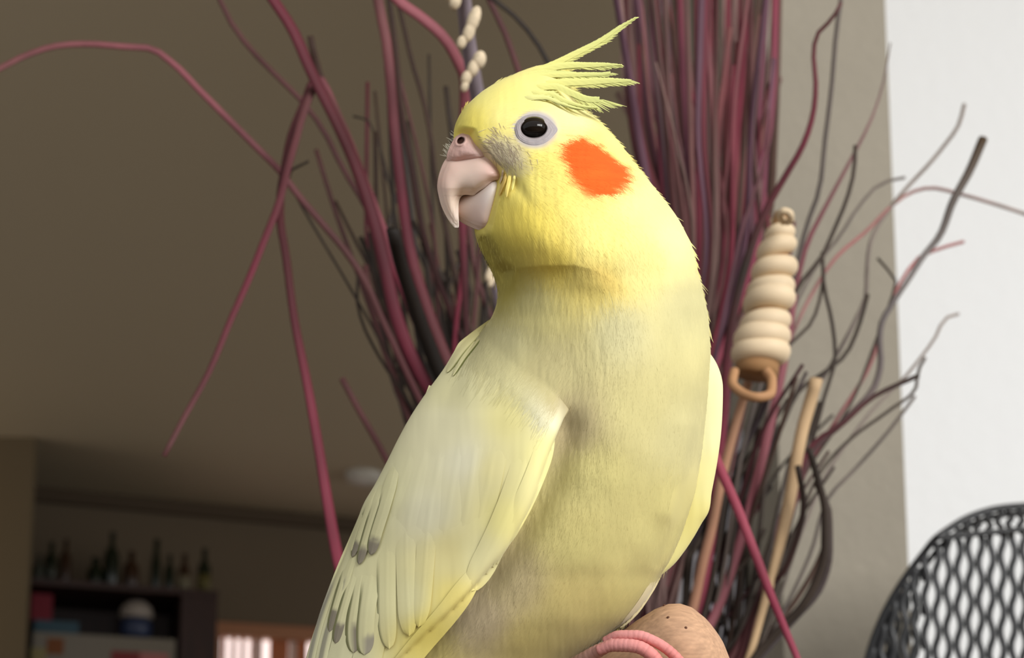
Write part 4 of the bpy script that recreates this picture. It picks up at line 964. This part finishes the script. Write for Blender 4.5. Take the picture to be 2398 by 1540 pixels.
# dense upright sheaf to the right of the crest
PAL = [MAG, MAG * .8, DKR, DKR * .8, ROSE * .8, ROSE * .6, lin(112, 84, 76), MAG * 1.15, lin(104, 66, 84), BRN * .7, lin(128, 96, 90)]
for k in range(92):
    xt = rng.uniform(1425, 1835); v_ = (xt - 1425) / 410
    xm = 1530 + v_ * 240 + rng.normal(0, 18); xb = 1545 + v_ * 105 + rng.normal(0, 14)
    yt = rng.choice([-80, -80, -80, rng.uniform(20, 260)])
    pi_ = rng.integers(0, len(PAL)); c0, c1 = PAL[pi_], PAL[rng.integers(0, len(PAL))]
    hue = ['magenta', 'magenta', 'maroon', 'dark maroon', 'dusty rose', 'dull rose', 'brown', 'bright magenta', 'mauve', 'dark brown', 'pale brown'][pi_] if k < 70 else 'rose-grey'
    where = 'on the side by the crest' if v_ < .33 else ('in the middle' if v_ < .67 else 'on the side by the taupe wall')
    sw = rng.normal(0, 14)
    if k >= 70: c0, c1 = lin(136, 104, 98), lin(128, 86, 92)
    stem('grass_blade', [(xt, yt), ((xt + xm) / 2 + sw, 300), (xm + rng.normal(0, 10), 560), (xb + (xm - xb) * .25, 900), (xb - 45, 1250)], rng.uniform(7, 23), (rng.uniform(.52, .74) if k < 70 else rng.uniform(.70, .82), .58), [c0, c1, c0 * .8, DKR * .8],
         ('short ' if yt > 0 else 'tall ') + hue + ' blade ' + where + ' of the upright sheaf', 'grass blade', 'upright sheaf of grass blades right of the crest', flat=.22, twist=.7, n=40, nr=6, taper=(.8, 1, .85, .4, .3), tone=.9 if k < 70 else 1.0)
B([(1970, 5), (1950, 42), (1914, 80), (1905, 130), (1910, 195), (1905, 260), (1880, 340), (1840, 410), (1800, 480), (1765, 560), (1720, 720), (1690, 1000), (1640, 1400)], 22, (.52, .56), [ROSE * .6, MAG, DRK * 1.3, MAG, MAG * 1.2, DKR, MAG * .8], 'magenta blade with a kinked tip before the taupe wall edge', group=G, twist=.4, n=70, taper=(.4, .8, 1.2, 1, .8))
TW([(1975, -40), (1958, 80), (1948, 200), (1932, 330), (1917, 450), (1892, 520), (1860, 640), (1810, 800), (1740, 1050), (1680, 1400)], 12, (.58, .57), [GRY * .8, GRY * .7, BRN * .7], 'long straight grey-brown twig in front of the taupe wall', group=G)
B([(2085, 100), (2068, 195), (2040, 280), (2005, 350), (1970, 415), (1930, 490), (1890, 570), (1868, 650), (1845, 800), (1790, 1050), (1690, 1400)], 24, (.60, .57), [GRY * 1.2, PNK * .8, PNK * .8, PNK * .7, MAG * .8], 'pale pink blade leaning right across the taupe wall', group=G, taper=(.15, .5, 1, 1, .8))
TW([(2003, 340), (2000, 400), (1985, 460), (1950, 545), (1925, 600), (1880, 655), (1840, 730), (1795, 820), (1740, 960), (1660, 1400)], 11, (.56, .57), [DRK * 1.6, DRK * 1.2, DRK * .9], 'dark twig running from the taupe wall down behind the spiral cane', group=G)
TW([(1860, 520), (1850, 600), (1810, 740), (1760, 900), (1650, 1350)], 9, (.60, .57), [ROSE * .7], 'fine rose twig just right of the spiral cane top', group=G)
TW([(2302, 325), (2270, 400), (2232, 470), (2200, 552), (2160, 602), (2130, 650), (2090, 710), (2065, 755), (2060, 800), (2063, 840), (2050, 900), (1990, 972), (1900, 1060), (1865, 1160), (1800, 1350), (1700, 1560)], 15, (.60, .56), [lin(70, 52, 30), lin(120, 114, 112), lin(110, 98, 96), DKR, DKR * .8, DRK, DRK], 'brown-tipped twig reaching up to the right over the white wall', group=G, n=90, taper=(1.5, .9, 1.1, 1.1, 1.1, 1))
TW([(2258, 245), (2246, 290), (2210, 342), (2170, 390), (2130, 432), (2080, 492), (2040, 562), (2030, 640), (2028, 690), (2005, 745), (1960, 830), (1920, 900), (1860, 1050), (1750, 1450)], 10, (.68, .58), [GRY * 1.6, GRY * 1.5, GRY, GRY * .7, DRK * 1.2, DRK], 'thin grey twig with a hooked top before the white wall', group=G, n=80)
TW([(2440, 515), (2398, 500), (2330, 478), (2250, 455), (2180, 440), (2130, 452), (2090, 480), (2030, 540), (1960, 600), (1900, 690), (1830, 850), (1720, 1350)], 9, (.72, .58), [GRY * 1.7, ROSE * 1.3, GRY * 1.3, GRY * .9, DRK * 1.4], 'pale thin stem bending out to the right picture edge', group=G, n=80)
TW([(2118, 416), (2062, 430), (2012, 482), (1965, 555), (1920, 610), (1870, 700), (1800, 900), (1700, 1400)], 8, (.66, .58), [GRY * .9, GRY * .7, DRK * 1.2], 'thin bowed twig ending at the edge of the white wall', group=G)
TW([(2256, 566), (2200, 582), (2150, 604), (2118, 645), (2075, 735), (2040, 850), (1960, 980), (1850, 1160), (1730, 1500)], 9, (.66, .58), [ROSE * 1.3, ROSE, MAG, MAG * .7, DRK], 'pinkish side stem crossing the brown-tipped twig', group=G)
TW([(2056, 605), (2076, 628), (2098, 654), (2080, 720), (2050, 800), (2000, 930), (1880, 1120), (1740, 1500)], 7, (.62, .58), [DRK * 1.3, DRK * 1.3, DRK], 'short dark spur twig left of the brown-tipped twig', group=G)
TW([(2244, 735), (2216, 744), (2190, 790), (2160, 832), (2112, 890), (2050, 952), (1980, 1042), (1935, 1110), (1880, 1240), (1750, 1560)], 8, (.66, .58), [GRY * 1.7, GRY * 1.5, DRK * 1.5, DRK], 'faint grey twig with a bent tip low on the white wall', group=G, n=60)
TW([(2166, 838), (2150, 868), (2146, 905), (2080, 962), (2000, 1020), (1930, 1092), (1860, 1250), (1740, 1560)], 9, (.60, .57), [DRK * 1.6, DRK, DRK], 'dark twig ending at the corner of the white wall above the mesh chair', group=G, n=60)
TW([(1926, 590), (1930, 670), (1948, 750), (1956, 830), (1930, 930), (1870, 1150), (1740, 1560)], 10, (.58, .57), [DRK * 1.2, DRK], 'upright dark twig on the taupe wall with a fork at its top', group=G)
TW([(1930, 640), (1920, 700), (1900, 755), (1850, 805), (1815, 845), (1760, 980), (1680, 1450)], 9, (.58, .57), [DRK * 1.3, DRK], 'dark twig branching left from the forked one', group=G)
TW([(2032, 690), (2012, 760), (1978, 832), (1930, 872), (1880, 905), (1830, 1000), (1720, 1500)], 11, (.60, .57), [DRK * 1.1, DRK], 'dark twig in the middle of the taupe wall', group=G)
TW([(1895, 1050), (1915, 1120), (1932, 1200), (1932, 1280), (1915, 1352), (1878, 1420), (1825, 1475), (1765, 1545), (1700, 1650)], 22, (.52, .56), [DRK * .8, DRK * 1.2, DRK, DRK * .8], 'thick dark twig bowed out low on the taupe wall', group=G, n=60, taper=(.7, 1, 1, .9))
TW([(1910, 1130), (1942, 1200), (1944, 1290), (1920, 1380), (1860, 1450), (1780, 1540), (1700, 1660)], 15, (.54, .56), [DRK * 1.5, lin(84, 74, 80), DRK], 'second bowed twig just outside the thick dark one', group=G)
B([(2152, 878), (2040, 932), (1962, 1000), (1912, 1030), (1882, 1075), (1850, 1200), (1780, 1400), (1690, 1640)], 13, (.55, .56), [DRK * 1.2, MAG * .8, PNK * .8, DRK], 'pink-tinged blade rising to the right above the bowed twigs', group=G)
TW([(2142, 928), (2080, 1010), (2000, 1100), (1942, 1162), (1900, 1290), (1830, 1440), (1740, 1600)], 9, (.62, .58), [GRY * .8, GRY * .8, DRK], 'straight thin grey twig slanting up to the right, lowest on the taupe wall', group=G)
TW([(1868, 1090), (1882, 1180), (1862, 1272), (1830, 1345), (1795, 1380), (1720, 1560)], 16, (.53, .56), [DRK, DKR * .6, DRK], 'dark reddish bent twig beside the pale tan stick', group=G)
for k in range(38):                                             # thicket right of the bird
    xb = rng.uniform(1490, 1720); xt = rng.uniform(1660, 1960) if k % 3 else rng.uniform(1600, 1800)
    yt = rng.uniform(760, 1250); ym = (yt + 1560) / 2
    c = [DRK, DRK * .7, DRK * 1.3, BRN * .5, lin(70, 56, 60), DKR * .5][rng.integers(0, 6)]
    xm = (xb + xt) / 2 + rng.normal(0, 32)
    stem('dried_twig', [(xt, yt), (xt * .6 + xm * .4 + rng.normal(0, 14), yt * .6 + ym * .4), (xm, ym), (xb, 1580)], rng.uniform(7, 15), (rng.uniform(.53, .68), .58), [c, c * .8], ('blackish' if c.sum() < .07 else 'dark brown') + ' thicket twig right of the belly, tip ' + ('by the coiled cane' if yt < 930 else ('by the tan cane stick' if xt > 1780 else 'by the bird\'s flank')), 'twig', 'thicket twigs right of the belly', flat=.9, n=30, nr=6)
stem('grass_blade', [(1672, 1062), (1692, 1110), (1722, 1178), (1762, 1280), (1802, 1385), (1842, 1482), (1870, 1550), (1885, 1600)], 22, (.44, .44), [lin(178, 52, 84), lin(196, 70, 100), lin(170, 40, 80), lin(186, 70, 100)], 'bright pink-red stem slanting down in front of the dark twigs', 'grass blade', G, to_vase=False, flat=.6, taper=(1.1, 1, .7))
TAN = lin(214, 178, 130)
st = stem('cane_stick', [(1912, 885), (1900, 930), (1880, 1000), (1866, 1070), (1856, 1130), (1836, 1230), (1812, 1330), (1782, 1440), (1752, 1545), (1700, 1660)], 25, (.53, .56), [TAN, TAN, TAN * .85, TAN], 'pale tan cane stick slanting behind the pink-red stem', 'stick', G, flat=.8, taper=(1.25, 1.2, .75, .9, .9))

# spiral cane on its stick
sp = empty('spiral_cane', P(1780, 930, .50), 'tan coiled cane spiral on a stick right of the bird\'s shoulder', 'spiral', G)
dS = .50; sc_ = dS / F
turns = 8.0; n = 420
t = np.linspace(0, 1, n); ph = t * turns * 2 * math.pi + .4
yy = 508 + (842 - 508) * t ** .93 + 6 * np.sin(t * 17 + 1) + 4 * np.sin(t * 29); cxs = np.interp(yy, [500, 842], [1836, 1778]); Rr = np.interp(t, [0, .08, .3, 1], [13, 16, 27, 40])
rt = np.interp(t, [0, .1, .5, 1], [16, 21, 26, 29]) * (1 + .08 * np.sin(t * 21 + 2) + .05 * np.sin(t * 90))
axd = (P(1778, 842, dS) - P(1836, 508, dS)); axd /= np.linalg.norm(axd)
fw2 = FW - (FW @ axd) * axd; fw2 /= np.linalg.norm(fw2); rt2 = np.cross(fw2, axd)
pts = P(cxs, yy, dS) + (Rr * sc_)[:, None] * (np.cos(ph)[:, None] * rt2 + np.sin(ph)[:, None] * fw2)
v, f = tube_geo(pts, rt * sc_, 12, 1.0)
mesh_obj('coil', v, f, M['tan'], sp)
v, f = tube_geo(P(np.linspace(1834, 1770, 20), np.linspace(500, 880, 20), dS), np.interp(np.linspace(0, 1, 20), [0, 1], [20, 52]) * sc_, 20)
mesh_obj('core', v, f, material('cane_core', lin(150, 112, 72), .8), sp)
s, _ = spline([(1836, 520, .487), (1826, 505, .483), (1835, 494, .480), (1850, 500, .480), (1852, 514, .483), (1843, 520, .486)], 40)
v, f = tube_geo(P(s[:, 0], s[:, 1], s[:, 2]), 8 * sc_, 10); mesh_obj('tip_curl', v, f, M['tan'], sp)
s, _ = spline([(1720, 868, .492), (1715, 895, .488), (1735, 918, .484), (1775, 930, .480), (1805, 920, .482), (1808, 890, .486), (1795, 868, .49)], 50)
v, f = tube_geo(P(s[:, 0], s[:, 1], s[:, 2]), 11 * sc_, 10); mesh_obj('end_loop', v, f, material('cane_loop', lin(176, 132, 92), .7), sp)
stem('stick', [(1752, 895), (1738, 940), (1715, 1020), (1690, 1120), (1668, 1230), (1645, 1320), (1628, 1400), (1590, 1560)], 24, (.51, .55), [lin(190, 140, 104), lin(180, 126, 96), lin(176, 112, 98)], parent=sp, flat=.9)

# ------------------------------------------------------------------ black mesh chair, bottom right
dC = .70; cs = dC / F
ch = empty('mesh_chair', (*P(2470, 1500, dC)[:2], 0), 'black metal mesh chair with rounded back before the white wall', 'chair')
OUT = [(2010, 1700), (2018, 1620), (2032, 1540), (2063, 1452), (2097, 1387), (2126, 1343), (2162, 1296), (2190, 1262), (2222, 1238), (2266, 1212), (2318, 1194), (2398, 1184), (2470, 1182)]
full = OUT + [(2 * 2470 - x, y) for x, y in OUT[-2::-1]]
out_s, _ = spline(full, 160)
def cdep(x, y): return dC + .00022 * np.clip(1255 - y, 0, None) + 1.2e-7 * (np.asarray(x) - 2470.0)**2
v, f = tube_geo(P(out_s[:, 0], out_s[:, 1], cdep(out_s[:, 0], out_s[:, 1])), 8.5 * cs, 10)
mesh_obj('rim', v, f, M['black_metal'], ch)
# second tube of the rim, seen as the dark inner band on the left curve
inn = np.array([(2470 + (x - 2470) * .955, y + 16) for x, y in out_s[:, :2]])
v, f = tube_geo(P(inn[:, 0], inn[:, 1], cdep(inn[:, 0], inn[:, 1]) + .012), 7 * cs, 8)
mesh_obj('inner_rim', v, f, M['black_metal'], ch)
seam, _ = spline([(2186, 1260), (2266, 1252), (2331, 1245), (2398, 1239), (2470, 1237), (2542, 1239), (2674, 1252), (2754, 1260)], 40)
v, f = tube_geo(P(seam[:, 0], seam[:, 1], dC - .004), 6.5 * cs, 8); mesh_obj('seam_rod', v, f, M['black_metal'], ch)
poly = [tuple(p) for p in out_s[:, :2]]
def mesh_net(y0, y1, pitch_x, pitch_y, amp, rad, doff, shear=0.0, xmax=1e9):
    """expanded metal: neighbouring strands swing together and apart, leaving tall holes"""
    geos = []
    for k in range(int(960 / pitch_x) + 1):
        x0 = 1990 + k * pitch_x
        q = np.arange(y0, y1, pitch_y / 8)
        x = x0 + (1 if k % 2 else -1) * amp * np.clip(1.15 * np.cos((q + shear * (x0 - 1990)) / pitch_y * 2 * math.pi), -1, 1)
        ins = (sdist(x, q, poly) > 2) & (x < xmax)
        idx = np.where(ins)[0]
        if len(idx) < 4: continue
        for seg in np.split(idx, np.where(np.diff(idx) > 1)[0] + 1):
            if len(seg) >= 3: geos.append(tube_geo(P(x[seg], q[seg], cdep(x[seg], q[seg]) + doff), rad * cs, 6, .5))
    return merge(geos)
v, f = mesh_net(1250, 1705, 25.5, 88, 4.7, 8.2, 0.0, .30)
o = mesh_obj('mesh_panel', v, f, M['black_metal'], ch); o['kind'] = 'stuff'
v, f = mesh_net(1250, 1705, 22, 80, 4.2, 7.0, .022, .55, 2168)
o = mesh_obj('side_mesh', v, f, M['black_metal'], ch); o['kind'] = 'stuff'
v, f = mesh_net(1186, 1250, 25, 34, 4.4, 7.5, 0.0, .4)
o = mesh_obj('top_mesh', v, f, M['black_metal'], ch); o['kind'] = 'stuff'
# seat and legs below the picture
cx_, cy_ = P(2470, 1500, dC)[:2]
hb_ = (2470 - 2010) * cs
zlow = P(2010, 1700, dC)[2]
for sgn in (-1, 1):
    v, f = tube_geo([(cx_ + sgn * hb_, P(2010, 1700, dC)[1], zlow), (cx_ + sgn * (hb_ + .02), cy_, .45), (cx_ + sgn * (hb_ + .03), cy_ + .03, 0.005)], .009, 10)
    mesh_obj('leg', v, f, M['black_metal'], ch)
    v, f = tube_geo([(cx_ + sgn * (hb_ + .02), cy_ - .36, .45), (cx_ + sgn * (hb_ + .02), cy_ - .38, 0.005)], .009, 10)
    mesh_obj('leg', v, f, M['black_metal'], ch)
prism('seat', [(cx_ - hb_ - .02, cy_ - .37), (cx_ + hb_ + .02, cy_ - .37), (cx_ + hb_ + .02, cy_), (cx_ - hb_ - .02, cy_)], .44, .46, M['black_metal'], ch)
